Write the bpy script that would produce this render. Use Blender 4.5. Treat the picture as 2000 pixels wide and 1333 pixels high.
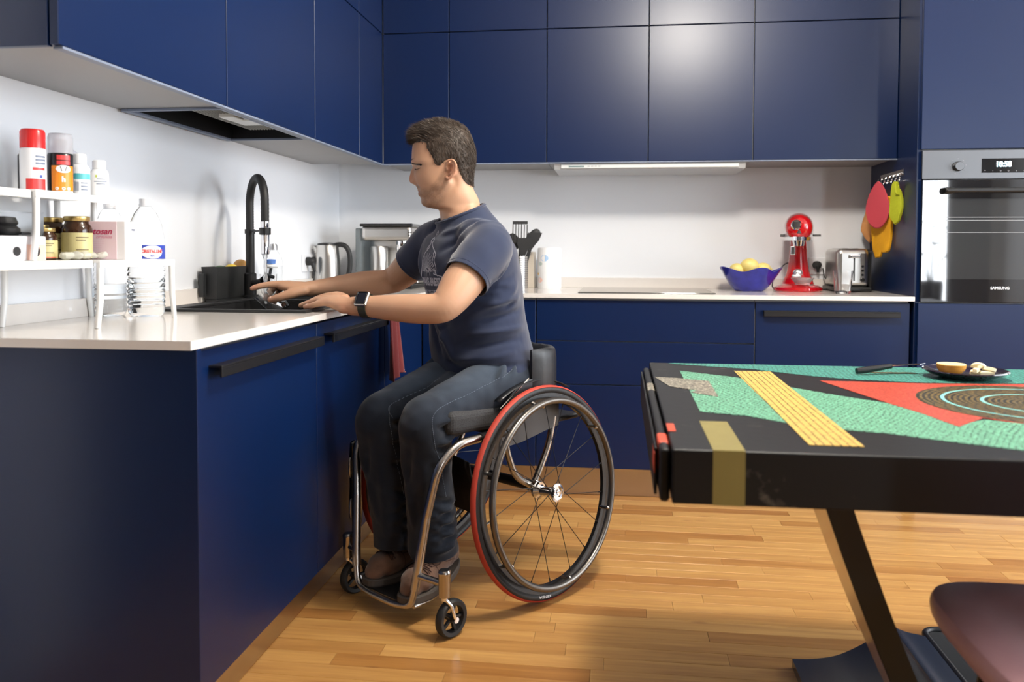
import bpy, bmesh, math, random
from math import sin, cos, pi, radians, sqrt, exp
from mathutils import Vector, Matrix, noise
from mathutils.bvhtree import BVHTree
random.seed(7)
V = Vector
for o in list(bpy.data.objects): bpy.data.objects.remove(o)
SC = bpy.context.scene
COL = SC.collection

def lin(r, g, b):
    f = lambda c: (c/255/12.92 if c <= 10 else ((c/255+.055)/1.055)**2.4)
    return (f(r), f(g), f(b), 1)

# ------------------------------------------------------------------ camera
cd = bpy.data.cameras.new('camera'); cam = bpy.data.objects.new('camera', cd); COL.objects.link(cam)
cd.sensor_width = 36; cd.lens = 1635.11/2000*36; cd.shift_y = -(666.5-552.19)/2000
yaw, pitch, roll = -.1275, .0374, -.0028
fw = V((sin(yaw)*cos(pitch), cos(yaw)*cos(pitch), -sin(pitch)))
rt = V((cos(yaw), -sin(yaw), 0)); up = rt.cross(fw)
r2 = rt*cos(roll)-up*sin(roll); u2 = rt*sin(roll)+up*cos(roll)
M = Matrix((r2, u2, -fw)).transposed().to_4x4(); M.translation = V((1.4309, -4.1654, 1.0515))
cam.matrix_world = M
cd.dof.use_dof = True; cd.dof.focus_distance = 2.62; cd.dof.aperture_fstop = 3.6
cd.clip_start = .02
SC.camera = cam

# ------------------------------------------------------------------ world, lights, exposure
w = bpy.data.worlds.new('world'); SC.world = w; w.use_nodes = True
wb = w.node_tree.nodes['Background']; wb.inputs[0].default_value = (.72, .84, 1, 1); wb.inputs[1].default_value = .6
SC.view_settings.view_transform = 'Standard'; SC.view_settings.look = 'None'
SC.view_settings.exposure = .74; SC.view_settings.gamma = 1; SC.view_settings.use_curve_mapping = False

def area(name, loc, target, sx, sy, power, col):
    d = bpy.data.lights.new(name, 'AREA'); d.shape = 'RECTANGLE'; d.size = sx; d.size_y = sy
    d.energy = power; d.color = col
    o = bpy.data.objects.new(name, d); COL.objects.link(o); o.location = loc
    o.rotation_euler = (V(target)-V(loc)).to_track_quat('-Z', 'Y').to_euler()
    return o
# daylight through the windows of the right wall and of the wall behind the photographer
area('window_daylight_right', (5.31, -2.1, 1.5), (1.2, -1.9, .9), 2.9, 1.9, 108, (.88, .94, 1))
area('window_daylight_rear', (4.74, -6.66, 1.35), (2.6, -1, 1.0), .34, 2.0, 30, (.9, .95, 1))
# ceiling lamps
def lamp(name, loc, r, power, col):
    d = bpy.data.lights.new(name, 'POINT'); d.shadow_soft_size = r; d.energy = power; d.color = col
    o = bpy.data.objects.new(name, d); COL.objects.link(o); o.location = loc
lamp('ceiling_lamp_light_back', (1.84, -2.2, 2.45), .12, 72, (1, .93, .83))

# ------------------------------------------------------------------ materials
MATS = {}
def mat(name, col, rough=.5, metal=0, spec=.5, **k):
    if name in MATS: return MATS[name]
    m = bpy.data.materials.new(name); m.use_nodes = True; MATS[name] = m
    nt = m.node_tree; b = nt.nodes['Principled BSDF']
    b.inputs['Base Color'].default_value = col; b.inputs['Roughness'].default_value = rough
    b.inputs['Metallic'].default_value = metal; b.inputs['Specular IOR Level'].default_value = spec
    if k.get('trans'): b.inputs['Transmission Weight'].default_value = k['trans']; b.inputs['IOR'].default_value = k.get('ior', 1.45)
    if k.get('coat'): b.inputs['Coat Weight'].default_value = k['coat']; b.inputs['Coat Roughness'].default_value = k.get('coatr', .1)
    if k.get('sss'): b.inputs['Subsurface Weight'].default_value = k['sss']; b.inputs['Subsurface Radius'].default_value = (1, .35, .2); b.inputs['Subsurface Scale'].default_value = .012
    if k.get('sheen'): b.inputs['Sheen Weight'].default_value = k['sheen']; b.inputs['Sheen Roughness'].default_value = .5
    if k.get('emit'): b.inputs['Emission Color'].default_value = k['emit']; b.inputs['Emission Strength'].default_value = k.get('es', 1)
    if k.get('alpha'): b.inputs['Alpha'].default_value = k['alpha']
    if k.get('vc'):
        a = nt.nodes.new('ShaderNodeAttribute'); a.attribute_name = 'Col'; nt.links.new(a.outputs['Color'], b.inputs['Base Color'])
    if k.get('noise'):   # colour variation: (scale vec, amount)
        sc, amt = k['noise']
        tc = nt.nodes.new('ShaderNodeTexCoord'); mp = nt.nodes.new('ShaderNodeMapping'); mp.inputs['Scale'].default_value = sc
        n = nt.nodes.new('ShaderNodeTexNoise'); n.inputs['Scale'].default_value = 1; n.inputs['Detail'].default_value = 5
        mx = nt.nodes.new('ShaderNodeMix'); mx.data_type = 'RGBA'
        mx.inputs['A'].default_value = [c*(1-amt) for c in col[:3]]+[1]; mx.inputs['B'].default_value = [min(1, c*(1+amt)) for c in col[:3]]+[1]
        nt.links.new(tc.outputs['Object'], mp.inputs[0]); nt.links.new(mp.outputs[0], n.inputs['Vector'])
        nt.links.new(n.outputs['Fac'], mx.inputs['Factor']); nt.links.new(mx.outputs['Result'], b.inputs['Base Color'])
    if k.get('bump'):    # (scale vec, strength, distance)
        sc, st, ds = k['bump']
        tc = nt.nodes.new('ShaderNodeTexCoord'); mp = nt.nodes.new('ShaderNodeMapping'); mp.inputs['Scale'].default_value = sc
        n = nt.nodes.new('ShaderNodeTexNoise'); n.inputs['Scale'].default_value = 1; n.inputs['Detail'].default_value = 4
        bp = nt.nodes.new('ShaderNodeBump'); bp.inputs['Strength'].default_value = st; bp.inputs['Distance'].default_value = ds
        nt.links.new(tc.outputs['Object'], mp.inputs[0]); nt.links.new(mp.outputs[0], n.inputs['Vector'])
        nt.links.new(n.outputs['Fac'], bp.inputs['Height']); nt.links.new(bp.outputs[0], b.inputs['Normal'])
    return m

BLUE = mat('navy_lacquer', (.0007, .0112, .058, 1), .33, spec=.45, noise=((3, 3, 3), .04), bump=((900, 900, 900), .05, .0002))
GREYU = mat('grey_laminate', lin(150, 150, 150), .5)
EDGE = mat('grey_edge', lin(120, 130, 150), .45)
SLABM = mat('white_quartz', lin(226, 220, 214), .12, spec=.5, noise=((60, 60, 60), .02))
WALL = mat('white_paint', lin(232, 234, 238), .6, noise=((2, 2, 2), .01), bump=((250, 250, 250), .04, .0005))
WGLOSS = mat('white_gloss_paint', lin(236, 237, 240), .3)
CEIL = mat('ceiling_paint', lin(235, 235, 232), .8)
BLKM = mat('black_metal', (.008, .008, .009, 1), .38)
BLKG = mat('black_gloss', (.004, .004, .005, 1), .07, coat=.5)
BLKC = mat('black_composite', (.012, .012, .013, 1), .5, bump=((400, 400, 400), .2, .0006))
BLKR = mat('black_rubber', (.014, .014, .015, 1), .55)
CHROME = mat('chrome', (.82, .82, .84, 1), .08, 1)
STEEL = mat('brushed_steel', (.62, .6, .57, 1), .28, 1, bump=((3, 3, 500), .12, .0003))
STEELH = mat('oven_steel', (.17, .175, .185, 1), .38, 1, bump=((3, 3, 400), .08, .0003))
ALU = mat('plinth_aluminium', (.55, .5, .45, 1), .3, 1)
TITAN = mat('titanium_tube', (.46, .43, .40, 1), .26, 1, noise=((30, 30, 30), .2))
GLASS = mat('clear_glass', (1, 1, 1, 1), .0, trans=1, ior=1.45)
PET = mat('clear_plastic', (.97, .985, 1, 1), .04, trans=1, ior=1.12)
WHITEP = mat('white_plastic', lin(240, 240, 240), .35)
RISER = mat('white_riser_metal', lin(238, 238, 236), .35)
RED = mat('red_enamel', lin(190, 8, 20), .16, coat=.8, noise=((4, 4, 4), .08))

# ------------------------------------------------------------------ helpers
class MB:
    """collects primitives, builds ONE mesh object"""
    def __init__(s): s.v = []; s.f = []; s.m = []; s.sm = []
    def add(s, vs, fs, mi=0, smooth=False):
        n = len(s.v); s.v += [V(p) for p in vs]
        for f in fs: s.f.append([i+n for i in f]); s.m.append(mi); s.sm.append(smooth)
        return s
    def bmadd(s, bm, mi=0, smooth=False, mx=None):
        bm.verts.index_update()
        vs = [(mx @ v.co if mx else v.co.copy()) for v in bm.verts]; fs = [[v.index for v in f.verts] for f in bm.faces]
        bm.free(); return s.add(vs, fs, mi, smooth)
    def box(s, x0, x1, y0, y1, z0, z1, bv=0, mi=0, mx=None, seg=2):
        bm = bmesh.new(); bmesh.ops.create_cube(bm, size=1)
        for v in bm.verts: v.co = V(((x0+x1)/2+v.co.x*(x1-x0), (y0+y1)/2+v.co.y*(y1-y0), (z0+z1)/2+v.co.z*(z1-z0)))
        if bv: bmesh.ops.bevel(bm, geom=bm.edges[:], offset=bv, segments=seg, affect='EDGES', profile=.5)
        return s.bmadd(bm, mi, False, mx)
    def tube(s, pts, r, n=12, mi=0, close=False, caps=True, sm=True):
        vs, fs = loft_rings(pts, [r]*len(pts) if not isinstance(r, (list, tuple)) else r, n, close=close, caps=caps)
        return s.add(vs, fs, mi, sm)
    def lathe(s, prof, c=(0, 0, 0), n=32, mi=0, mx=None, sm=True):
        vs = []; fs = []
        for r, z in prof:
            for k in range(n):
                a = 2*pi*k/n; p = V((r*cos(a), r*sin(a), z)); p = mx @ p if mx else p
                vs.append(p+V(c))
        for i in range(len(prof)-1):
            for k in range(n):
                a, b = i*n+k, i*n+(k+1) % n; fs.append([a, b, b+n, a+n])
        if prof[0][0] > 1e-6: fs.append(list(range(n))[::-1])
        if prof[-1][0] > 1e-6: fs.append([(len(prof)-1)*n+k for k in range(n)])
        return s.add(vs, fs, mi, sm)
    def prism(s, poly, z0, z1, mi=0, mx=None, bv=0):
        bm = bmesh.new(); a = [bm.verts.new((x, y, z0)) for x, y in poly]; f = bm.faces.new(a)
        r = bmesh.ops.extrude_face_region(bm, geom=[f])
        for v in r['geom']:
            if isinstance(v, bmesh.types.BMVert): v.co.z = z1
        bmesh.ops.recalc_face_normals(bm, faces=bm.faces[:])
        if bv: bmesh.ops.bevel(bm, geom=bm.edges[:], offset=bv, segments=2, affect='EDGES')
        return s.bmadd(bm, mi, False, mx)
    def ball(s, c, r, mi=0, n=16, mx=None):
        bm = bmesh.new(); bmesh.ops.create_uvsphere(bm, u_segments=n*2, v_segments=n, radius=1)
        rr = r if isinstance(r, (list, tuple)) else (r, r, r)
        for v in bm.verts:
            p = V((v.co.x*rr[0], v.co.y*rr[1], v.co.z*rr[2])); v.co = (mx @ p if mx else p)+V(c)
        return s.bmadd(bm, mi, True)
    def build(s, name, mats, parent=None, world=True, auto=True, **props):
        me = bpy.data.meshes.new(name); me.from_pydata([tuple(p) for p in s.v], [], s.f)
        for m in (mats if isinstance(mats, (list, tuple)) else [mats]): me.materials.append(m)
        for p, mi, sm in zip(me.polygons, s.m, s.sm): p.material_index = mi; p.use_smooth = sm
        me.update()
        bm = bmesh.new(); bm.from_mesh(me); bmesh.ops.remove_doubles(bm, verts=bm.verts[:], dist=1e-6); bmesh.ops.recalc_face_normals(bm, faces=bm.faces[:])
        if auto:
            for e in bm.edges:
                if len(e.link_faces) == 2 and e.calc_face_angle(0) > .7: e.smooth = False
        bm.to_mesh(me); bm.free()
        return link(name, me, parent, world, **props)

def wmat(o):
    m = o.matrix_basis.copy()
    p = o.parent
    while p: m = p.matrix_basis @ m; p = p.parent
    return m
def link(name, me, parent=None, world=True, **props):
    o = bpy.data.objects.new(name, me); COL.objects.link(o)
    if parent:
        o.parent = parent
        if world: me.transform(wmat(parent).inverted())
    elif world and me.vertices:
        c = V((0, 0, 0)); mn = min(v.co.z for v in me.vertices)
        for v in me.vertices: c += v.co
        c /= len(me.vertices); c.z = mn
        me.transform(Matrix.Translation(-c)); o.location = c
    for k, v in props.items(): o[k] = v
    return o
def thing(name, label, cat, loc=(0, 0, 0), rz=0, group=None):
    o = bpy.data.objects.new(name, None); COL.objects.link(o); o.location = loc; o.rotation_euler = (0, 0, rz)
    o.empty_display_size = .05
    o.matrix_basis = Matrix.Translation(V(loc)) @ Matrix.Rotation(rz, 4, 'Z')
    o['label'] = label; o['category'] = cat
    if group: o['group'] = group
    return o
def tag(o, label, cat, group=None):
    o['label'] = label; o['category'] = cat
    if group: o['group'] = group
    return o
def copy_tree(o, parent=None):
    c = o.copy(); COL.objects.link(c); c.parent = parent
    for ch in list(o.children): copy_tree(ch, c)
    return c

def frames(pts, close=False):
    n = len(pts); T = []
    for i in range(n):
        if close: d = pts[(i+1) % n]-pts[i-1]
        else: d = pts[min(i+1, n-1)]-pts[max(i-1, 0)]
        T.append(d.normalized())
    ref = V((0, 0, 1)) if abs(T[0].z) < .9 else V((1, 0, 0))
    N = [(ref-T[0]*ref.dot(T[0])).normalized()]
    for i in range(1, n):
        q = T[i-1].rotation_difference(T[i]); x = q @ N[-1]; N.append((x-T[i]*x.dot(T[i])).normalized())
    return T, N
def loft_rings(pts, rad, n=12, close=False, caps=True, ref=None):
    pts = [V(p) for p in pts]; T, N = frames(pts, close); vs = []; fs = []
    for i, p in enumerate(pts):
        r = rad[i]; ra, rb = (r if isinstance(r, (list, tuple)) else (r, r))
        if ref is not None:
            q = V(ref[i] if isinstance(ref, list) else ref); a = (q-T[i]*q.dot(T[i])).normalized()
        else: a = N[i]
        b = T[i].cross(a)
        for k in range(n):
            t = 2*pi*k/n; vs.append(p+a*(ra*cos(t))+b*(rb*sin(t)))
    m = len(pts)
    for i in range(m if close else m-1):
        j = (i+1) % m
        for k in range(n): fs.append([i*n+k, i*n+(k+1) % n, j*n+(k+1) % n, j*n+k])
    if caps and not close: fs.append(list(range(n))[::-1]); fs.append([(m-1)*n+k for k in range(n)])
    return vs, fs
def spline(pts, k=6, close=False):
    """catmull-rom through tuples of any length"""
    n = len(pts); out = []
    g = lambda i: pts[i % n] if close else pts[max(0, min(n-1, i))]
    for i in range(n if close else n-1):
        for j in range(k):
            t = j/k; a, b, c, d = g(i-1), g(i), g(i+1), g(i+2)
            out.append(tuple(.5*((2*b[q])+(-a[q]+c[q])*t+(2*a[q]-5*b[q]+4*c[q]-d[q])*t*t+(-a[q]+3*b[q]-3*c[q]+d[q])*t**3) for q in range(len(b))))
    if not close: out.append(tuple(pts[-1]))
    return out
def limb(mb, pts, k=5, n=20, ref=None):
    """pts: (x,y,z,r) or (x,y,z,ra,rb); rounded ends, lofted"""
    q = spline([tuple(p) if len(p) == 5 else (p[0], p[1], p[2], p[3], p[3]) for p in pts], k)
    P = [V(a[:3]) for a in q]; R = [(max(a[3], .001), max(a[4], .001)) for a in q]
    t0 = (P[0]-P[1]).normalized(); t1 = (P[-1]-P[-2]).normalized()
    pre = [(P[0]+t0*R[0][0]*sin(a), (R[0][0]*cos(a), R[0][1]*cos(a))) for a in (1.45, 1.15, .8, .4)]
    post = [(P[-1]+t1*R[-1][0]*sin(a), (R[-1][0]*cos(a), R[-1][1]*cos(a))) for a in (.4, .8, 1.15, 1.45)]
    P2 = [a for a, b in pre]+P+[a for a, b in post]; R2 = [b for a, b in pre]+R+[b for a, b in post]
    vs, fs = loft_rings(P2, R2, n, ref=ref); return mb.add(vs, fs, 0, True)
def fillet(pts, r=.03, k=6):
    """polyline with rounded corners"""
    P = [V(p) for p in pts]; out = [P[0]]
    for i in range(1, len(P)-1):
        a, b, c = P[i-1], P[i], P[i+1]; d1 = (a-b); d2 = (c-b); rr = min(r, d1.length*.45, d2.length*.45)
        p0 = b+d1.normalized()*rr; p1 = b+d2.normalized()*rr
        for j in range(k+1):
            t = j/k; out.append(p0*(1-t)**2+b*2*t*(1-t)+p1*t*t)
    out.append(P[-1]); return out
def remesh(mb, voxel, smooth=4, fac=.5):
    me = bpy.data.meshes.new('tmp'); me.from_pydata([tuple(p) for p in mb.v], [], mb.f)
    bm = bmesh.new(); bm.from_mesh(me); bmesh.ops.recalc_face_normals(bm, faces=bm.faces[:]); bm.to_mesh(me); bm.free()
    o = bpy.data.objects.new('tmp', me); COL.objects.link(o)
    r = o.modifiers.new('r', 'REMESH'); r.mode = 'VOXEL'; r.voxel_size = voxel; r.use_smooth_shade = True
    if smooth: s = o.modifiers.new('s', 'SMOOTH'); s.factor = fac; s.iterations = smooth
    dg = bpy.context.evaluated_depsgraph_get(); ev = o.evaluated_get(dg)
    out = bpy.data.meshes.new_from_object(ev); bpy.data.objects.remove(o); bpy.data.meshes.remove(me)
    for p in out.polygons: p.use_smooth = True
    return out
def setcol(me, fn):
    ca = me.color_attributes.new('Col', 'FLOAT_COLOR', 'POINT')
    buf = []
    for v in me.vertices: buf += list(fn(v.co))[:3]+[1]
    ca.data.foreach_set('color', buf)
def text_polys(txt, size=1, bold=0, shear=0):
    cu = bpy.data.curves.new('t', 'FONT'); cu.body = txt; cu.size = size; cu.offset = bold; cu.shear = shear; cu.resolution_u = 3
    cu.align_x = 'CENTER'; cu.align_y = 'CENTER'
    o = bpy.data.objects.new('t', cu); COL.objects.link(o)
    me = bpy.data.meshes.new_from_object(o.evaluated_get(bpy.context.evaluated_depsgraph_get()))
    vs = [v.co.copy() for v in me.vertices]; fs = [list(p.vertices) for p in me.polygons]
    bpy.data.objects.remove(o); bpy.data.meshes.remove(me); return vs, fs
def writing(name, txt, size, org, ux, uy, m, parent, bold=0, nrm=None, off=.0006, wrap=None, xs=1, shear=0):
    """flat lettering at org, axes ux, uy; wrap=(centre,radius) bends it round a vertical cylinder"""
    vs, fs = text_polys(txt, size, bold, shear); org = V(org); ux = V(ux); uy = V(uy); nz = ux.cross(uy)
    out = []
    for v in vs:
        x = v.x*xs
        if wrap:
            c, r = V(wrap[0]), wrap[1]+off; d = V((org.x-c.x, org.y-c.y, 0)).normalized(); a = math.atan2(d.y, d.x)+x/r
            out.append(V((c.x+r*cos(a), c.y+r*sin(a), org.z+v.y)))
        else: out.append(org+ux*x+uy*v.y+nz*off)
    mb = MB(); mb.add(out, fs); return mb.build(name, m, parent)

# ================================================================== ROOM
def struct(mb, name, m, parent=None): 
    o = mb.build(name, m, parent)
    if not parent: o['kind'] = 'structure'
    return o
RX, RYB, RH = 5.4, -6.75, 2.62
struct(MB().box(-.15, 0, -3.1, .15, 0, RH), 'wall_left', WALL)
struct(MB().box(-.15, 0, RYB, -3.1, 0, RH), 'wall_left_rear', mat('reflection_cut_dark', lin(52, 54, 60), .7))  # unseen stretch of wall, darkened to cut its reflection in the end panel
struct(MB().box(0, RX, 0, .15, 0, RH), 'wall_back', WALL)
struct(MB().box(-.15, RX+.2, RYB-.2, .15, RH, RH+.1), 'ceiling', CEIL)
# right wall with a wide window, rear wall with a window
def wall_window(name, x0, x1, z0, z1, fixed, axis, length):
    mb = MB()
    def bx(a, b, c, d):
        if axis == 'x': mb.box(fixed, fixed+.2, a, b, c, d)
        else: mb.box(a, b, fixed-.2, fixed, c, d)
    a0, a1 = length
    bx(a0, x0, 0, RH); bx(x1, a1, 0, RH); bx(x0, x1, 0, z0); bx(x0, x1, z1, RH)
    struct(mb, name, WALL if axis == 'x' else mat('rear_wall_darkened', lin(96, 94, 94), .7))  # unseen rear wall made dark grey to cut light on camera-facing fronts
wall_window('wall_right', -3.6, -.6, .5, 2.45, RX, 'x', (RYB, .15))
wall_window('wall_rear', 4.56, 4.92, .25, 2.4, RYB, 'y', (-.15, RX))
def window(name, axis, fixed, a0, a1, z0, z1, n):
    mb = MB(); t = .05
    def bx(a, b, c, d, m=mb, e=.05, sh=0):
        if axis == 'x': m.box(fixed+.06+sh, fixed+.06+e+sh, a, b, c, d)
        else: m.box(a, b, fixed-.11+sh, fixed-.11+e+sh, c, d)
    bx(a0, a1, z0, z0+t); bx(a0, a1, z1-t, z1)
    for i in range(n+1):
        x = a0+(a1-a0-t)*i/n; bx(x, x+t, z0+t, z1-t)
    f = struct(mb, name, WHITEP)
    for i in range(n):
        x = a0+(a1-a0-t)*i/n+t; g = MB(); bx(x, a0+(a1-a0-t)*(i+1)/n, z0+t, z1-t, g, .006, .02); g.build('pane', mat('window_glass', (1, 1, 1, 1), 0, trans=1, ior=1.02), f)
window('window_1', 'x', RX, -3.6, -.6, .5, 2.45, 3)
window('window_2', 'y', RYB, 4.56, 4.92, .25, 2.4, 1)

# floor: sub-floor with real boards
fl = struct(MB().box(-.15, RX+.2, RYB-.2, .15, -.05, -.012), 'floor', mat('floor_joint_dark', (.09, .035, .01, 1), .8))
def wood_mat():
    m = bpy.data.materials.new('oiled_maple_boards'); m.use_nodes = True; nt = m.node_tree; N = nt.nodes; L = nt.links; b = N['Principled BSDF']
    tc = N.new('ShaderNodeTexCoord'); oi = N.new('ShaderNodeObjectInfo'); geo = N.new('ShaderNodeNewGeometry')
    add = N.new('ShaderNodeVectorMath'); add.operation = 'MULTIPLY_ADD'
    L.new(geo.outputs['Position'], add.inputs[0]); add.inputs[1].default_value = (1, 1, 1)
    cb = N.new('ShaderNodeCombineXYZ'); ml = N.new('ShaderNodeMath'); ml.operation = 'MULTIPLY'; ml.inputs[1].default_value = 37
    L.new(oi.outputs['Random'], ml.inputs[0]); L.new(ml.outputs[0], cb.inputs[0]); L.new(ml.outputs[0], cb.inputs[2]); L.new(cb.outputs[0], add.inputs[2])
    mp = N.new('ShaderNodeMapping'); mp.inputs['Scale'].default_value = (2.2, 38, 8); L.new(add.outputs[0], mp.inputs[0])
    n = N.new('ShaderNodeTexNoise'); n.inputs['Scale'].default_value = 1; n.inputs['Detail'].default_value = 6; n.inputs['Roughness'].default_value = .6; n.inputs['Distortion'].default_value = .6
    L.new(mp.outputs[0], n.inputs['Vector'])
    n2 = N.new('ShaderNodeTexNoise'); n2.inputs['Scale'].default_value = 6; n2.inputs['Detail'].default_value = 3; L.new(add.outputs[0], n2.inputs['Vector'])
    cr = N.new('ShaderNodeValToRGB'); e = cr.color_ramp.elements
    e[0].position = .25; e[0].color = (.40, .19, .052, 1); e[1].position = .75; e[1].color = (.64, .37, .125, 1)
    L.new(n.outputs['Fac'], cr.inputs[0])
    ra = N.new('ShaderNodeValToRGB'); e = ra.color_ramp.elements; e[0].color = (.70, .56, .44, 1); e[1].color = (1.06, 1.05, 1.04, 1)
    x = e.new(.3) if False else ra.color_ramp.elements.new(.35); x.color = (.93, .88, .82, 1)
    L.new(oi.outputs['Random'], ra.inputs[0])
    mx = N.new('ShaderNodeMix'); mx.data_type = 'RGBA'; mx.blend_type = 'MULTIPLY'; mx.inputs['Factor'].default_value = 1
    L.new(cr.outputs[0], mx.inputs['A']); L.new(ra.outputs[0], mx.inputs['B'])
    # knots
    vo = N.new('ShaderNodeTexVoronoi'); vo.inputs['Scale'].default_value = 1
    mp2 = N.new('ShaderNodeMapping'); mp2.inputs['Scale'].default_value = (3.2, 9, 3); L.new(add.outputs[0], mp2.inputs[0]); L.new(mp2.outputs[0], vo.inputs['Vector'])
    rk = N.new('ShaderNodeValToRGB'); rk.color_ramp.elements[0].color = (.45, .3, .2, 1); rk.color_ramp.elements[1].position = .1; rk.color_ramp.elements[1].color = (1, 1, 1, 1)
    L.new(vo.outputs['Distance'], rk.inputs[0])
    mx2 = N.new('ShaderNodeMix'); mx2.data_type = 'RGBA'; mx2.blend_type = 'MULTIPLY'; mx2.inputs['Factor'].default_value = .7
    L.new(mx.outputs['Result'], mx2.inputs['A']); L.new(rk.outputs[0], mx2.inputs['B'])
    L.new(mx2.outputs['Result'], b.inputs['Base Color'])
    b.inputs['Roughness'].default_value = .34; b.inputs['Specular IOR Level'].default_value = .5
    rr = N.new('ShaderNodeMapRange'); rr.inputs['To Min'].default_value = .26; rr.inputs['To Max'].default_value = .46; L.new(n2.outputs['Fac'], rr.inputs['Value']); L.new(rr.outputs[0], b.inputs['Roughness'])
    bp = N.new('ShaderNodeBump'); bp.inputs['Strength'].default_value = .25; bp.inputs['Distance'].default_value = .0008; L.new(n.outputs['Fac'], bp.inputs['Height']); L.new(bp.outputs[0], b.inputs['Normal'])
    return m
WOOD = wood_mat()
PW = .0635
meshes = {}
def plank_mesh(L):
    if L not in meshes:
        mb = MB().box(0, L-.0007, 0, PW-.0007, -.012, 0, .0005, seg=1); o = mb.build('plank_src', WOOD, None, False); meshes[L] = o.data; bpy.data.objects.remove(o)
    return meshes[L]
rest = MB(); cnt = 0
R = random.Random(3); rows = int((6.7-.5)/PW)
for i in range(rows):
    y = -.5-PW*(i+1); x = -.02-R.random()*.5
    while x < RX:
        L = R.choice([.35, .42, .5, .58, .66, .78, .9]); x1 = x+L
        vis = y > -2.75 and x1 > .45 and x < 1.43+(y+4.17)*.80 and x1 > 1.43-(y+4.17)*.74
        if vis and cnt < 296:
            o = bpy.data.objects.new('plank', plank_mesh(L)); COL.objects.link(o); o.parent = fl
            o.matrix_basis = Matrix.Translation(V((x, y, 0))-fl.location); cnt += 1
            o.location = V((x, y, R.uniform(-.0006, 0)))-fl.location
        elif x1 > .5 or y < -2.6:
            a, b = max(x, 0), min(x1, RX)
            if b > a: rest.add([(a, y, -.001), (b-.001, y, -.001), (b-.001, y+PW-.001, -.001), (a, y+PW-.001, -.001)], [[0, 1, 2, 3]])
        x = x1
o = rest.build('plank', WOOD, fl); o['kind'] = 'stuff'
for m_, nm in ((MB().box(.02, .518, -2.58, -.57, 0, .1262), 'plinth'), ):
    pass

# ================================================================== CABINETS
DT = .019; G = .0022
def front_x(x, y0, y1, z0, z1, name, parent):      # door facing +X, front plane at x
    return MB().box(x-DT, x, y0+G, y1-G, z0+G, z1-G, .0012, seg=1).build(name, [BLUE], parent)
def front_y(y, x0, x1, z0, z1, name, parent):      # door facing -Y
    return MB().box(x0+G, x1-G, y, y+DT, z0+G, z1-G, .0012, seg=1).build(name, [BLUE], parent)
ZB, ZS, ZT = 1.4521, 2.0506, 2.615
ys = [-2.625, -1.929, -1.246, -.729, -.3765]
ul_lab = ['navy wall cupboard at the near end of the left run, above the white risers', 'navy wall cupboard on the left wall holding the black extractor slot', 'navy wall cupboard on the left wall, third from the near end', 'narrow navy wall cupboard closing the inner corner of the left run']
uc_ = []
for i in range(4):
    a, b = ys[i], ys[i+1]
    for zz, (z0, z1) in enumerate(((ZB, ZS), (ZS, ZT))):
        lab = ul_lab[i] if zz == 0 else ul_lab[i].replace('navy wall cupboard', 'navy top cupboard').replace('holding the black extractor slot', 'over the extractor cupboard').replace('above the white risers', 'under the ceiling')
        t = thing('wall_cupboard', lab, 'cupboard', (.17, (a+b)/2, z0), group='navy wall cupboards of the left run')
        c = MB()
        if i == 1 and zz == 0:
            c.box(.001, .004, a+.001, b-.001, z0+.004, z1-.001); c.box(.004, .318, a+.001, a+.012, z0+.004, z1-.001); c.box(.004, .318, b-.012, b-.001, z0+.004, z1-.001); c.box(.004, .318, a+.012, b-.012, z0+.22, z1-.001)
        else: c.box(.001, .318, a+.001, b-.001, z0+.004, z1-.001)
        c.build('carcass', [GREYU], t)
        if i == 0: MB().box(.001, .318, a-.016, a, z0, z1, .0008, seg=1).build('end_panel', [BLUE], t)
        front_x(.34, a-(.016 if i == 0 else 0), b, z0, z1, 'door', t)
        if zz == 0: MB().box(.319, .3395, a, b, z0-.0035, z0+.0015).build('edge_strip', [EDGE], t)
# extractor in the left run (black slot under the second cupboard)
t = thing('extractor_hood', 'black recessed extractor with grille under the left cupboards', 'extractor hood', (.17, -1.59, 1.452))
a, b = -1.915, -1.262
m = MB(); m.box(.03, .31, a, b, 1.60, 1.606); m.box(.03, .036, a, b, 1.456, 1.6); m.box(.304, .31, a, b, 1.456, 1.6); m.box(.036, .304, a, a+.006, 1.456, 1.6); m.box(.036, .304, b-.006, b, 1.456, 1.6)
m.build('housing', BLKM, t)
m = MB(); m.box(.012, .034, a, b, 1.4485, 1.456, .001, seg=1); m.box(.306, .317, a, b, 1.4485, 1.456, .001, seg=1); m.box(.034, .306, a, a+.012, 1.4485, 1.456, .001, seg=1); m.box(.034, .306, b-.012, b, 1.4485, 1.456, .001, seg=1)
m.build('frame', EDGE, t)
m = MB()
for i in range(14): m.tube([(.15+.01*i, -1.80, 1.474), (.15+.01*i, -1.36, 1.474)], .0018, 6)
for i in range(9): m.tube([(.145, -1.79+.053*i, 1.476), (.285, -1.79+.053*i, 1.476)], .0018, 6)
m.build('grille', mat('dull_wire', (.4, .4, .38, 1), .35, .9), t)
MB().box(.2, .25, -1.70, -1.63, 1.462, 1.49, .003).build('lamp_holder', mat('frosted', lin(215, 215, 210), .3), t)
MB().box(.19, .27, -1.60, -1.50, 1.466, 1.49, .004).build('lamp_cover', mat('frosted', lin(215, 215, 210), .3), t)

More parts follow.
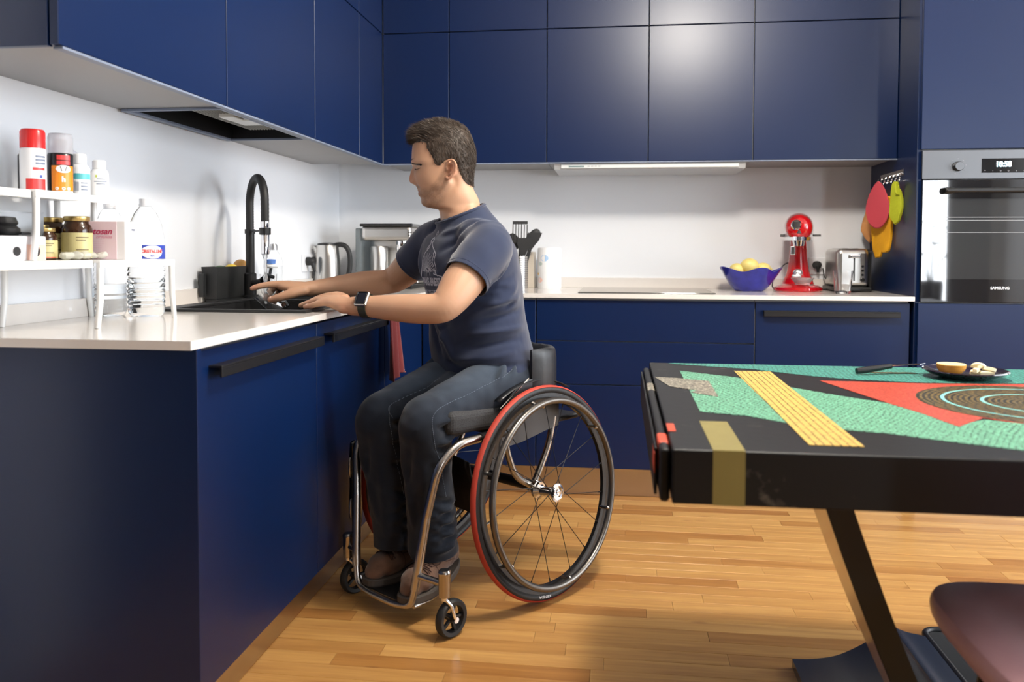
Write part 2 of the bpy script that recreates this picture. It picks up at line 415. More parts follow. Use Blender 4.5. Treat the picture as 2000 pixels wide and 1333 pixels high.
xs = [.3415, .652, 1.101, 1.554, 2.007, 2.61]
posn = ['in the inner corner behind the man', 'right above the man, second from the corner', 'left half above the slim hood', 'right half above the slim hood', 'widest one, beside the tall oven unit']
for i in range(5):
    a, b = xs[i], xs[i+1]
    for zz, (z0, z1) in enumerate(((ZB, ZS), (ZS, ZT))):
        t = thing('wall_cupboard', ('navy wall cupboard on the back wall, ' if zz == 0 else 'navy top cupboard under the ceiling, back wall, ')+posn[i], 'cupboard', ((a+b)/2, -.18, z0), group='navy wall cupboards of the back run')
        MB().box(a+.001, b-.001, -.355, -.001, z0+.004, z1-.001).build('carcass', [GREYU], t)
        front_y(-.3762, a, b, z0, z1, 'door', t)
        if zz == 0: MB().box(a, b, -.3758, -.356, z0-.0035, z0+.0015).build('edge_strip', [EDGE], t)
# slim hood
t = thing('slim_hood', 'slim white pull-out cooker hood under the back cupboards', 'extractor hood', (1.55, -.2, 1.42))
mb = MB(); mb.prism([(-.352, 1.422), (-.362, 1.4475), (-.01, 1.4475), (-.03, 1.422)], 1.135, 1.98, mx=Matrix(((0, 0, 1, 0), (1, 0, 0, 0), (0, 1, 0, 0), (0, 0, 0, 1)))); mb.build('body', mat('pale_steel', lin(205, 207, 208), .3, .3), t)
mb = MB(); mb.box(1.165, 1.95, -.3635, -.358, 1.426, 1.444, .002, seg=1); mb.build('front_strip', mat('pale_grey_plastic', lin(214, 216, 214), .35), t)
MB().box(1.20, 1.27, -.3645, -.3634, 1.4315, 1.4385).build('display', mat('grey_green_display', lin(120, 140, 140), .2), t)
for i in range(4): MB().box(1.285+.016*i, 1.295+.016*i, -.3645, -.3634, 1.433, 1.438).build('button', mat('grey_key', lin(170, 170, 170), .4), t)

# base units, left run --------------------------------------------------
ZC, ZCB, ZD1, ZK = .8732, .855, .847, .1262
yb = [-2.583, -1.891, -1.20, -.62]
lb = ['navy base unit at the near end of the left run, full-width bar handle', 'navy base unit under the sink, beside the man', 'navy base unit in the dark inner corner behind the red towel']
HX = [(-2.52, -1.91), (-1.83, -1.25), None]
for i in range(3):
    a, b = yb[i], yb[i+1]
    t = thing('base_unit', lb[i], 'kitchen unit', (.3, (a+b)/2, 0), group='navy base units of the left run')
    c = MB(); top = .62 if i == 1 else ZCB-.001
    c.box(.001, .56, a+.001, b-.001, ZK, top); c.build('carcass', [GREYU], t)
    d = front_x(.5812, a, b, ZK, ZD1, 'door', t)
    if HX[i]:
        h = MB(); y0, y1 = HX[i]; h.box(.5812, .612, y0, y1, .806, .811, .001, seg=1); h.box(.606, .612, y0, y1, .786, .8065, .001, seg=1)
        h.build('handle', BLKM, d)
    MB().box(.5, .518, a-(.0 if i else .0), b+(.05 if i == 2 else 0), .002, ZK-.002).build('plinth', ALU, t)
t = tag(MB().box(.001, .6, -2.603, -2.5845, 0.001, ZCB, .001, seg=1).build('end_panel', [BLUE]), 'navy end panel closing the left run towards the camera', 'panel')
# base units, back run ---------------------------------------------------
YF = -.6163
def bar_y(x0, x1, z, parent):
    h = MB(); h.box(x0, x1, YF-.03, YF, z, z+.005, .001, seg=1); h.box(x0, x1, YF-.03, YF-.024, z-.018, z+.0005, .001, seg=1)
    return h.build('handle', BLKM, parent)
t = thing('base_unit', 'navy single-door base unit on the back wall behind the man', 'kitchen unit', (.83, -.3, 0))
MB().box(.6, 1.079, -.595, -.001, ZK, ZCB-.001).build('carcass', [GREYU], t); front_y(YF, .5835, 1.08, ZK, ZD1, 'door', t)
MB().box(.519, 1.08, -.5696, -.5516, .002, ZK-.002).build('plinth', ALU, t)
t = thing('drawer_unit', 'wide navy three-drawer unit under the hob', 'kitchen unit', (1.53, -.3, 0))
MB().box(1.081, 1.987, -.595, -.001, ZK, ZCB-.001).build('carcass', [GREYU], t)
for z0, z1 in ((.6705, ZD1), (.4852, .6705), (ZK, .4852)): front_y(YF, 1.08, 1.988, z0, z1, 'drawer', t)
MB().box(1.08, 1.988, -.5696, -.5516, .002, ZK-.002).build('plinth', ALU, t)
t = thing('dishwasher', 'built-in dishwasher with navy front and black bar handle', 'dishwasher', (2.29, -.3, 0))
MB().box(1.989, 2.595, -.595, -.001, ZK, ZCB-.001).build('carcass', [GREYU], t); d = front_y(YF, 1.988, 2.597, ZK, ZD1, 'door', t); bar_y(2.019, 2.552, .806, d)
MB().box(1.988, 2.6, -.5696, -.5516, .002, ZK-.002).build('plinth', ALU, t)

# worktop (one L with a cut-out for the sink) ----------------------------
t = thing('worktop', 'white quartz worktop running along both walls around the sink', 'worktop', (.3, -1.5, ZCB))
SX0, SX1, SY0, SY1 = .085, .545, -1.885, -1.03
m = MB(); O_ = .5995
m.box(.0, O_, -2.625, SY0, ZCB, ZC, 0); m.box(0, SX0, SY0, SY1, ZCB, ZC); m.box(SX1, O_, SY0, SY1, ZCB, ZC); m.box(0, O_, SY1, -.6363, ZCB, ZC)
m.box(0, 2.607, -.6363, 0, ZCB, ZC)
m.build('slab', SLABM, t)
m = MB(); m.box(.0005, .016, -2.625, -.0005, ZC, .9225, .001, seg=1); struct(m, 'trim_1', SLABM)
m = MB(); m.box(.0165, 2.607, -.016, -.0005, ZC, .9225, .001, seg=1); struct(m, 'trim_2', SLABM)

# sink -------------------------------------------------------------------
t = thing('sink', 'black composite sink set into the white worktop', 'sink', (.315, -1.46, ZC))
m = MB(); zr = ZC+.0085
def ring(m, x0, x1, y0, y1, X0, X1, Y0, Y1, z0, z1):
    m.box(X0, X1, Y0, y0, z0, z1, .002); m.box(X0, X1, y1, Y1, z0, z1, .002); m.box(X0, x0, y0-.004, y1+.004, z0, z1, .002); m.box(x1, X1, y0-.004, y1+.004, z0, z1, .002)
ring(m, SX0+.055, SX1-.022, SY0+.022, SY1-.022, SX0-.004, SX1+.004, SY0-.004, SY1+.004, ZC, zr); m.build('rim', BLKC, t)
def basin(y0, y1, zb):
    m = MB(); x0, x1 = SX0+.055, SX1-.022; q = .008
    m.box(x0, x1, y0, y1, zb-.008, zb); m.box(x0-q, x0, y0-q, y1+q, zb-.008, ZC); m.box(x1, x1+q, y0-q, y1+q, zb-.008, ZC); m.box(x0, x1, y0-q, y0, zb-.008, ZC); m.box(x0, x1, y1, y1+q, zb-.008, ZC)
    o = m.build('basin', BLKC, t)
    MB().lathe([(.0, zb+.003), (.034, zb+.003), (.044, zb+.001), (.044, zb)], ((x0+x1)/2, (y0+y1)/2, 0), 24).build('drain', CHROME, o)
basin(SY0+.03, -1.36, .70); basin(-1.33, SY1-.03, .72)
MB().box(SX0+.055, SX1-.022, -1.354, -1.336, .80, zr-.002, .003).build('divider', BLKC, t)

# tap --------------------------------------------------------------------
TX, TY = .108, -1.285
t = thing('kitchen_tap', 'matt black tap with tall spring-hose arch and chrome spray head', 'tap', (TX, TY, zr))
MB().lathe([(.0, zr), (.026, zr), (.026, zr+.006), (.0215, zr+.01), (.0215, zr+.085), (.0185, zr+.088), (.0155, zr+.09), (.0155, zr+.245), (.0, zr+.245)], (TX, TY, 0), 28).build('body', BLKM, t)
sd = V((.135, -.17, 0)).normalized(); sl = .205; pts = []
z0 = zr+.24; ztop = 1.305; 
for i in range(6): pts.append(V((TX, TY, z0+i*(1.215-z0)/5)))
for i in range(1, 17):
    a = pi*i/17*1.0; pts.append(V((TX, TY, 1.215))+sd*(sl/2*(1-cos(a)))+V((0, 0, (ztop-1.215)*sin(a))))
end = V((TX, TY, 0))+sd*sl
for z in (1.20, 1.175, 1.148): pts.append(V((end.x, end.y, z)))
coil = []; rr = []
P = [V(q) for q in spline([tuple(p) for p in pts], 4)]
for i, p in enumerate(P): rr.append(.0135+(.0008 if i % 2 else 0))
MB().tube(P, rr, 16).build('hose', BLKR, t)
MB().lathe([(0, 1.038), (.011, 1.038), (.0145, 1.04), (.0145, 1.105), (.013, 1.108), (.0145, 1.112), (.0145, 1.15), (0, 1.15)], (end.x, end.y, 0), 28).build('spray_head', CHROME, t)
m = MB(); m.lathe([(.0155, 1.105), (.0195, 1.106), (.0195, 1.128), (.0155, 1.129)], (end.x, end.y, 0), 24); m.tube([(TX, TY, 1.12), tuple(V((TX, TY, 1.12))+sd*(sl-.016))], .0035, 8); m.lathe([(.0155, 1.112), (.0185, 1.112), (.0185, 1.128), (.0155, 1.128)], (TX, TY, 0), 24); m.build('docking_arm', BLKM, t)
m = MB(); m.tube([(TX+.015, TY-.008, zr+.05), (TX+.052, TY-.018, zr+.055)], .014, 14); m.tube([(TX+.045, TY-.015, zr+.06), (TX+.075, TY-.03, zr+.082), (TX+.105, TY-.04, zr+.075)], [.009, .008, .006], 10); m.build('lever', BLKM, t)
# water
wx, wy = end.x, end.y
ws = MB(); pr = []
for i in range(22):
    z = .872+(1.04-.872)*i/21; pr.append((.0058+.0012*sin(i*1.3)+.0009*sin(i*.7)+(.0022 if z > 1.025 else 0), z))
ws.lathe([(0, .872)]+pr+[(0, 1.04)], (wx, wy, 0), 20)
tag(ws.build('water_stream', mat('running_water', (.93, .96, 1, 1), .12, trans=.75, ior=1.33)), 'stream of water running from the spray head into the glass', 'water')

# hob
t = thing('induction_hob', 'flush black glass induction hob in the back worktop', 'hob', (1.54, -.33, ZC))
MB().box(1.255, 1.835, -.565, -.06, ZC, ZC+.004, .0015).build('glass_plate', mat('hob_glass', (.012, .011, .010, 1), .06, spec=.8), t)

# tall unit with oven -----------------------------------------------------
XT = 2.6171; YT = -.6363
t = thing('tall_unit', 'tall navy unit housing the oven at the right end', 'kitchen unit', (2.95, -.3, 0))
m = MB(); m.box(XT-.007, XT+.012, YT+.02, -.001, .002, ZT); m.box(XT+.62, XT+.64, YT+.02, -.001, .002, ZT); m.build('side_panel', [BLUE], t)
MB().box(XT+.012, XT+.62, YT+.022, -.002, 1.4577, ZT).build('upper_carcass', [GREYU], t); MB().box(XT+.012, XT+.62, YT+.022, -.002, ZK, .85).build('lower_carcass', [GREYU], t)
front_y(YT, XT, XT+.64, 1.460, ZT, 'door', t); front_y(YT, XT, XT+.64, ZK, .849, 'drawer', t)
MB().box(XT, XT+.64, -.5696, -.55, .002, ZK-.002).build('plinth', ALU, t)
t = thing('oven', 'built-in oven with steel panel, round knob and dark glass door', 'oven', (2.93, -.6, .853))
ox0, ox1 = XT+.014, XT+.618
MB().box(ox0, ox1, YT+.01, -.1, .853, 1.457).build('housing', mat('oven_inner', (.03, .03, .032, 1), .4, .6), t)
MB().box(ox0-.008, ox1+.01, YT-.004, YT+.01, 1.343, 1.456, .001, seg=1).build('control_panel', STEELH, t)
MB().box(2.845, 2.998+.03, YT-.0052, YT-.003, 1.366, 1.422).build('display', BLKG, t)
m_led = mat('blue_white_led', (0, 0, 0, 1), emit=(.55, .85, 1, 1), es=6)
writing('clock_digits', '18:58', .03, (2.925, YT-.0056, 1.399), (1, 0, 0), (0, 0, 1), m_led, t, bold=.0008, xs=.9)
for i in range(6): writing('touch_symbol', '+-oovo'[i], .012, (2.857+.029*i, YT-.0056, 1.374), (1, 0, 0), (0, 0, 1), mat('pale_symbol', lin(150, 150, 155)), t)
RXM = Matrix.Rotation(pi/2, 4, 'X')
m = MB(); m.lathe([(0, .02), (.0165, .02), (.0185, .016), (.0195, 0), (.0, 0)], (2.757, YT-.004, 1.392), 28, mx=RXM); m.build('knob', STEELH, t)
m = MB()
for i in range(9):
    a = pi*2*i/9; m.box(2.757+.03*sin(a)-.0015, 2.757+.03*sin(a)+.0015, YT-.0048, YT-.0038, 1.392+.03*cos(a)-.0015, 1.392+.03*cos(a)+.0015)
m.build('knob_marking', mat('pale_symbol', lin(150, 150, 155)), t)
dr = MB().box(ox0-.006, ox1+.006, YT-.006, YT+.008, .853, 1.339, .0015, seg=1).build('door', mat('oven_door_glass', (.012, .012, .014, 1), .03, spec=1.0), t)
m = MB(); m.box(2.70, 3.155, YT-.045, YT-.028, 1.287, 1.305, .006); m.box(2.70, 2.735, YT-.035, YT-.004, 1.284, 1.308, .003); m.box(3.12, 3.155, YT-.035, YT-.004, 1.284, 1.308, .003); m.build('handle', BLKM, dr)
m = MB(); m.box(2.705, 3.16, YT-.0066, YT-.0058, .945, 1.265); m.build('window', mat('oven_window', (.035, .037, .04, 1), .03, spec=1), dr)
m = MB()
for z in (1.19, 1.178, 1.13): m.box(2.712, 3.155, YT-.0072, YT-.0064, z, z+.002)
m.build('rack_line', mat('rack_grey', (.3, .3, .3, 1), .3, .5), dr)
writing('maker_mark', 'SAMSUNG', .0155, (2.922, YT-.0075, .911), (1, 0, 0), (0, 0, 1), mat('pale_mark', lin(205, 208, 212), .3), dr, bold=.0006)

# ================================================================== SMALL THINGS, LEFT RUN
PAPER = mat('label_white', lin(242, 240, 238), .4)
# white metal risers
def riser(lab, x0, x1, y0, y1, z, h, nm='riser_shelf', ext=False, inset=0):
    t = thing(nm, lab, 'shelf', ((x0+x1)/2, (y0+y1)/2, z), group='white metal risers')
    MB().box(x0, x1, y0, y1, z+h-.006, z+h, .002).build('top', RISER, t)
    MB().box(x1-.004, x1, y0, y1, z+h-.017, z+h-.005, .001, seg=1).build('front_lip', RISER, t)
    for x, y in ((x1, y0), (x1, y1), (x0, y0), (x0, y1)):
        if ext and y == y1: continue
        if inset and x == x1 and y == y1: x = x1-inset; MB().tube([(x-.006, y-.008, z+h-.004), (x-.006, y-.006, z)], .0075, 10).build('leg', RISER, t); continue
        sx = -1 if x == x1 else 1; sy = 1 if y == y0 else -1
        MB().tube([(x+sx*.006, y+sy*.008, z+h-.004), (x+sx*.006, y+sy*.006, z+h*.4), (x+sx*(.006), y-sy*.004, z)], [.0075, .0075, .006], 10).build('leg', RISER, t)
    return t
riser('lower white metal riser standing on the worktop over the water bottles', .017, .266, -2.405, -2.083, ZC, .155)
riser('lower white metal riser at the left edge, carrying the grey boxed pack', .017, .25, -2.93, -2.407, ZC, .155, ext=True)
riser('upper white metal riser carrying the spray cans and pill bottles', .018, .205, -2.53, -2.205, 1.0282, .152, inset=.075)
SHZ, TPZ = 1.0284, 1.1804
riser('upper white metal riser at the left edge of the picture', .018, .195, -2.85, -2.532, SHZ, .150, ext=True)

def lathe_part(name, prof, c, m, parent, n=32, mx=None): return MB().lathe(prof, c, n, mx=mx).build(name, m, parent)
# red and white spray can
def pos(x, y, z): return (x, y, z)
c = (.135, -2.445, TPZ)
t = thing('spray_can', 'white and red spray can with red cap on the upper riser', 'spray can', c)
r = .0265
lathe_part('can', [(0, 0), (r-.002, 0), (r, .003), (r, .092), (r-.002, .096), (0, .096)], c, mat('can_white', lin(240, 240, 242), .25), t)
lathe_part('cap', [(0, .096), (r-.001, .096), (r-.001, .132), (r-.004, .138), (0, .139)], c, mat('cap_red', lin(215, 45, 45), .25), t)
rd = mat('print_red', lin(214, 62, 60), .35); gy = mat('print_grey', lin(120, 130, 150), .4)
def band(name, c, r, a0, a1, z0, z1, m, parent, off=.0004, n=16):
    vs = []; fs = []
    for k in range(n+1):
        a = a0+(a1-a0)*k/n
        vs += [(c[0]+(r+off)*cos(a), c[1]+(r+off)*sin(a), c[2]+z0), (c[0]+(r+off)*cos(a), c[1]+(r+off)*sin(a), c[2]+z1)]
    for k in range(n): fs.append([2*k, 2*k+2, 2*k+3, 2*k+1])
    return MB().add(vs, fs, 0, True).build(name, m, parent)
def oval(name, c, r, a0, da, z0, dz, m, parent, off=.0012):
    vs = []; fs = []; NA = 12
    for i in range(NA+1):
        u = -1+2*i/NA; h = dz*sqrt(max(0, 1-u*u)); a = a0+da*u
        for z in (z0-h, z0+h): vs.append((c[0]+(r+off)*cos(a), c[1]+(r+off)*sin(a), c[2]+z))
    for i in range(NA): fs.append([2*i, 2*i+2, 2*i+3, 2*i+1])
    return MB().add(vs, fs, 0, True).build(name, m, parent)
VA = math.atan2(-4.165+2.4, 1.43-.13)      # towards where people stand
def dirv(a): return V((cos(a), sin(a), 0))
def ulab(name, txt, c, r, z, size, m, parent, a=VA, bold=0, xs=1, off=.0008):
    return writing(name, txt, size, tuple(V((c[0], c[1], c[2]+z))+dirv(a)*r), tuple(V((-sin(a), cos(a), 0))), (0, 0, 1), m, parent, bold=bold, wrap=((c[0], c[1], 0), r), xs=xs, off=off)
band('red_print', c, r, VA-.55, VA+1.1, .004, .028, rd, t)
band('red_line', c, r, VA+.0, VA+1.0, .047, .053, rd, t)
for i in range(3): band('grey_line', c, r, VA+.2, VA+1.1, .060+.0075*i, .0645+.0075*i, gy, t)
band('blue_dot', c, r, VA+.5, VA+.75, .030, .037, mat('print_blue', lin(60, 80, 160), .4), t)
# dark slim bottle behind
c = (.09, -2.405, TPZ)
t = thing('spray_bottle', 'slim black bottle half hidden between the two spray cans', 'bottle', c)
lathe_part('bottle', [(0, 0), (.017, 0), (.019, .004), (.019, .085), (.012, .095), (0, .095)], c, BLKG, t); lathe_part('cap', [(0, .095), (.0125, .095), (.0125, .12), (0, .121)], c, BLKM, t)
band('label', c, .019, VA-.2, VA+1.2, .012, .075, mat('label_dim', lin(150, 160, 165), .4), t)
# orange spray can
c = (.135, -2.352, TPZ)
t = thing('spray_can', 'black and orange insect spray can with clear cap on the upper riser', 'spray can', c)
r = .0275
lathe_part('can', [(0, 0), (r-.002, 0), (r, .003), (r, .092), (r-.002, .095), (0, .095)], c, mat('can_black', (.02, .02, .022, 1), .25), t)
lathe_part('cap', [(0, .095), (r-.001, .095), (r-.001, .132), (r-.003, .141), (0, .143)], c, mat('cap_translucent', (.8, .8, .84, 1), .15, trans=.6, ior=1.2), t)
orr = mat('print_orange', lin(240, 140, 30), .35)
band('orange_label', c, r, VA-.75, VA+1.1, .008, .066, orr, t); band('white_line', c, r, VA-.75, VA+1.1, .004, .0075, PAPER, t)
band('red_print', c, r, VA-.3, VA+.75, .079, .090, rd, t, .0006); band('red_print', c, r, VA-.3, VA+.75, .068, .077, rd, t, .0006)
oval('oval_print', c, r, VA+.2, .6, .058, .009, PAPER, t, .0010)
for s in (-1, 1): writing('mark', '/' if s > 0 else '\\', .014, tuple(V((c[0], c[1], c[2]+.058))+dirv(VA+.2+s*.18)*r), tuple(V((-sin(VA+.2), cos(VA+.2), 0))), (0, 0, 1), BLKM, t, wrap=((c[0], c[1], 0), r), off=.0012, bold=.0004)
for q in (-.3, .2, .6): ulab('mark', 'o', c, r, .014, .014, PAPER, t, a=VA+q, bold=.0006)
ulab('mark', 'h', c, r, .034, .016, PAPER, t, a=VA+.2, bold=.001)
# translucent bottle with purple label behind, teal labelled bottle, white pill bottle
c = (.066, -2.243, TPZ)
t = thing('pill_bottle', 'large pale round-shouldered bottle with purple label, rearmost on the upper riser', 'bottle', c)
lathe_part('bottle', [(0, 0), (.032, 0), (.035, .004), (.035, .09), (.031, .112), (.019, .122), (0, .123)], c, mat('pale_translucent', lin(225, 225, 236), .2, trans=.3, ior=1.2), t)
lathe_part('cap', [(0, .122), (.021, .122), (.021, .137), (0, .138)], c, WHITEP, t); band('purple_label', c, .035, VA+.1, VA+1.5, .062, .090, mat('purple_print', lin(70, 62, 130), .4), t)
c = (.138, -2.288, TPZ)
t = thing('pill_bottle', 'white bottle with teal band beside the orange spray can', 'bottle', c)
lathe_part('bottle', [(0, 0), (.021, 0), (.0235, .003), (.0235, .066), (.020, .074), (.014, .078), (0, .078)], c, WHITEP, t); lathe_part('cap', [(0, .078), (.016, .078), (.016, .1), (.014, .102), (0, .102)], c, WHITEP, t)
band('teal_band', c, .0235, VA-1.3, VA+1.3, .040, .054, mat('print_teal', lin(95, 185, 190), .4), t); band('label', c, .0235, VA-1.3, VA+1.3, .006, .040, PAPER, t)
for i in range(7): band('print_bar', c, .0235, VA-.55+.07*i, VA-.52+.07*i, .012, .034, gy, t, .0008, 1)
for i in range(3): band('print_line', c, .0235, VA+.1, VA+.75, .014+.008*i, .017+.008*i, gy, t, .0008)
c = (.155, -2.236, TPZ); r = .0215
t = thing('pill_bottle', 'short white pill bottle, last one on the right of the upper riser', 'bottle', c)
lathe_part('bottle', [(0, 0), (r-.002, 0), (r, .003), (r, .060), (r-.003, .067), (.014, .071), (0, .071)], c, WHITEP, t); lathe_part('cap', [(0, .071), (.0155, .071), (.0155, .09), (.0135, .092), (0, .092)], c, WHITEP, t)
band('label', c, r, VA-1.2, VA+1.2, .008, .058, PAPER, t)
for i, (a0, a1) in enumerate(((-.3, .6), (-.6, .8), (-.35, .6))): band('print_line', c, r, VA+a0, VA+a1, .044-.006*i, .046-.006*i, gy, t, .0008)
band('green_dot', c, r, VA-.45, VA-.25, .049, .055, mat('print_green', lin(190, 200, 90), .4), t, .0008)

# things on the lower risers
amber = mat('amber_glass', (.05, .018, .006, 1), .08, spec=.7, trans=.25); gold = mat('gold_lid', (.62, .47, .19, 1), .32, 1); goldl = mat('gold_label', lin(196, 184, 130), .4, noise=((90, 90, 90), .08))
def jar(c, r, h, lab, hl=None):
    t = thing('vitamin_jar', lab, 'jar', c, group='amber glass jars with gold lids')
    lathe_part('jar', [(0, 0), (r-.003, 0), (r, .004), (r, h*.70), (r*.93, h*.78), (r*.78, h*.84), (r*.76, h*.9), (0, h*.9)], c, amber, t)
    lathe_part('lid', [(0, h*.89), (r*.84, h*.89), (r*.86, h*.9), (r*.86, h*.985), (r*.8, h), (0, h)], c, gold, t)
    band('label', c, r, VA-1.9, VA+1.4, .004, h*.62, goldl, t, n=24)
    for i, q in enumerate((.5, .44, .22)): band('print_line', c, r, VA-.1, VA+.75-(.2 if i == 1 else 0), h*q, h*(q+.022), mat('print_brown', (.12, .08, .03, 1), .5), t, .0008)
    band('red_edge', c, r, VA-.4, VA+1.0, .0045, .0065, rd, t, .0008)
jar((.15, -2.318, SHZ), .0335, .103, 'largest amber jar with gold lid, beside the pink carton')
jar((.075, -2.305, SHZ), .031, .101, 'amber jar with gold lid, rearmost behind the large jar')
jar((.13, -2.405, SHZ), .0265, .073, 'small amber jar with gold lid, leftmost of the jars')
jar((.085, -2.368, SHZ), .028, .082, 'amber jar with gold lid standing between the small and rear jars')
# crumpled packet
m = MB(); rr_ = random.Random(5)
for k in range(5):
    y = -2.40+.032*k; m.ball((.175+.01*rr_.random(), y, SHZ+.009), (.016, .019, .006+.004*rr_.random()), 0, 6)
bmq = m
for i, v in enumerate(bmq.v): q = noise.noise_vector(v*60)*.006; bmq.v[i] = V((v.x+q.x, v.y+q.y, max(SHZ+.0005, v.z+abs(q.z))))
tag(m.build('wrapper', mat('crumpled_film', lin(236, 234, 222), .15, trans=.5, ior=1.2)), 'crumpled pale plastic wrapper lying in front of the amber jars', 'wrapper')
# pink carton
t = thing('carton', 'pale pink and white pharmacy carton on the lower riser beside the jars', 'box', (.12, -2.19, SHZ))
cx0, cx1, cy0, cy1, ch = .07, .175, -2.262, -2.16, .093
t.matrix_basis = Matrix.Translation(V((.12, -2.19, SHZ)))
Rc = Matrix.Translation(V((.180, -2.224, SHZ))) @ Matrix.Rotation(radians(10), 4, 'Z')
def cbox(a, b, c_, d, e, f, name, m_): 
    return MB().box(a, b, c_, d, e, f, .0006, mx=Rc, seg=1).build(name, m_, t)
cbox(-.05, .05, -.048, .055, 0, ch, 'body', mat('carton_white', lin(243, 238, 240), .4))
cbox(-.0503, .0302, -.0486, -.0478, .0005, ch-.0005, 'pink_face', mat('carton_pink', lin(232, 205, 212), .4))
pk = mat('print_pink', lin(190, 50, 90), .4); lpk = mat('print_light_pink', lin(222, 150, 170), .4)
def cw(name, txt, size, x, z, m_, bold=0, shear=0, side=0):
    if side: o = Rc @ V((.0502, x, z)); ux = Rc.to_3x3() @ V((0, 1, 0))
    else: o = Rc @ V((x, -.0488, z)); ux = Rc.to_3x3() @ V((1, 0, 0))
    return writing(name, txt, size, tuple(o), tuple(ux), (0, 0, 1), m_, t, bold=bold, shear=shear)
cw('lettering', 'tosan', .021, -.004, .068, pk, .0005, .3); cw('lettering', 'organisa', .0115, -.0, .055, lpk, .0002, .3)
for i in range(4): cw('print_line', '—'*(9 if i < 2 else 6), .0042, -.018, .044-.005*i, lpk)
cw('print_line', '—'*11, .0042, -.012, .008, lpk)
cw('lettering', 'tosan', .010, 0, .074, mat('print_grey', (0, 0, 0, 1)), .0003, .2, 1)
for i in range(3): cw('lettering', 'osa', .010, .0, .058-.017*i, lpk, 0, .3, 1)
# grey boxed pack with camera picture at the left edge
t = thing('boxed_pack', 'grey boxed pack showing a black gadget, at the left picture edge', 'box', (.13, -2.55, SHZ))
MB().box(.06, .185, -2.66, -2.475, SHZ, SHZ+.052, .0008, seg=1).build('card_base', mat('card_pale', lin(222, 218, 222), .4), t)
MB().box(.06, .185, -2.70, -2.66, SHZ, SHZ+.1, .0008, seg=1).build('grey_side', mat('card_grey', lin(140, 142, 146), .4), t)
MB().box(.062, .183, -2.659, -2.477, SHZ+.052, SHZ+.104, .0008, seg=1).build('clear_lid', PET, t)
m = MB(); m.lathe([(0, 0), (.03, 0), (.034, .006), (.034, .014), (.026, .02), (.03, .026), (.024, .038), (0, .04)], (.135, -2.55, SHZ+.054), 24); m.box(.12, .15, -2.515, -2.485, SHZ+.056, SHZ+.062, .002); m.build('gadget', BLKR, t)
m = MB(); m.box(.1852, .1858, -2.535, -2.478, SHZ+.001, SHZ+.0345); m.build('picture_skin', mat('picture_skin', lin(228, 190, 175), .4), t)
m = MB(); m.ball((.1856, -2.565, SHZ+.02), (.0006, .012, .01), 0, 8); m.ball((.1862, -2.505, SHZ+.02), (.0006, .01, .011), 0, 8); m.build('picture_dot', BLKR, t)

# water bottles under the riser
blue_l = mat('label_blue', lin(52, 72, 170), .35)
def water_bottle(c, r, lab, label=True, hw=.11, h=.318):
    t = thing('water_bottle', lab, 'bottle', c)
    prof = [(0, .006), (r*.45, .004), (r*.8, 0), (r*.95, .008)]
    z = .02
    for i in range(9):
        prof += [(r*1.0, z), (r*1.0, z+.007), (r*.955, z+.010), (r*.955, z+.012)]; z += .0145
    prof += [(r, z+.004), (r, .2), (r*.98, .215), (r*.85, .25), (r*.6, .278), (r*.38, .292), (.0145, .297), (.0145, .302)]
    prof.append((.0145, h-.008)); prof.append((0, h-.008))
    lathe_part('bottle', prof, c, PET, t, 40)
    wp = [(0, .008), (r*.9, .010)]+[(a-.003, b) for a, b in prof[4:] if b < hw and a > .02]+[(r*.94, hw), (0, hw)]
    lathe_part('water', wp, c, mat('still_water', (.95, .98, 1, 1), .02, trans=1, ior=1.2), t, 40)
    m = MB(); m.lathe([(.0135, .296), (.0165, .297), (.0165, .303), (.0135, .304)], c, 24); m.lathe([(0, h-.016), (.0155, h-.016), (.0155, h-.001), (0, h)], c, 24); m.build('cap', mat('cap_pale', lin(226, 226, 228), .35), t)
    if label:
        band('label', c, r, VA-2.6, VA+2.6, .155, .192, blue_l, t, .001, 40)
        oval('oval_print', c, r, VA+.25, .62, .1735, .0175, PAPER, t, .0018)
        ulab('lettering', 'CRISTALLINE', c, r, .175, .0125, rd, t, a=VA+.25, bold=.0004, xs=.8, off=.0028)
        ulab('lettering', 'eau', c, r, .164, .009, blue_l, t, a=VA+.25, bold=.0001, off=.0028)
water_bottle((.155, -2.035, ZC), .0475, 'tall clear water bottle with blue label on the worktop', True, .105)
water_bottle((.050, -2.034, ZC), .041, 'clear water bottle without label, between the wall and the labelled bottle', False, .085, .305)

# dark caddy with fruit behind the tap
t = thing('drainer_caddy', 'dark grey plastic caddy on the worktop behind the tap', 'caddy', (.09, -1.25, ZC))
def tapered(m, x0, x1, y0, y1, z0, z1, tp, th=.003, mi=0):
    # open-topped tapered box
    o = [(x0+tp, y0+tp), (x1-tp, y0+tp), (x1-tp, y1-tp), (x0+tp, y1-tp)]; p = [(x0, y0), (x1, y0), (x1, y1), (x0, y1)]
    i0 = [(a+(th if k in (0, 3) else -th), b+(th if k in (0, 1) else -th)) for k, (a, b) in enumerate(o)]; i1 = [(a+(th if k in (0, 3) else -th), b+(th if k in (0, 1) else -th)) for k, (a, b) in enumerate(p)]
    vs = [(a, b, z0) for a, b in o]+[(a, b, z1) for a, b in p]+[(a, b, z0+th) for a, b in i0]+[(a, b, z1) for a, b in i1]
    fs = [[3, 2, 1, 0], [8, 9, 10, 11]]
    for k in range(4): j = (k+1) % 4; fs += [[k, j, j+4, k+4], [k+8, k+12, j+12, j+8][::1], [k+4, j+4, j+12, k+12]]
    return m.add(vs, fs, mi)
CD = mat('anthracite_plastic', (.018, .019, .02, 1), .5)
m = MB(); tapered(m, .02, .078, -1.475, -1.20, ZC+.012, ZC+.122, .008); m.build('bin', CD, t)
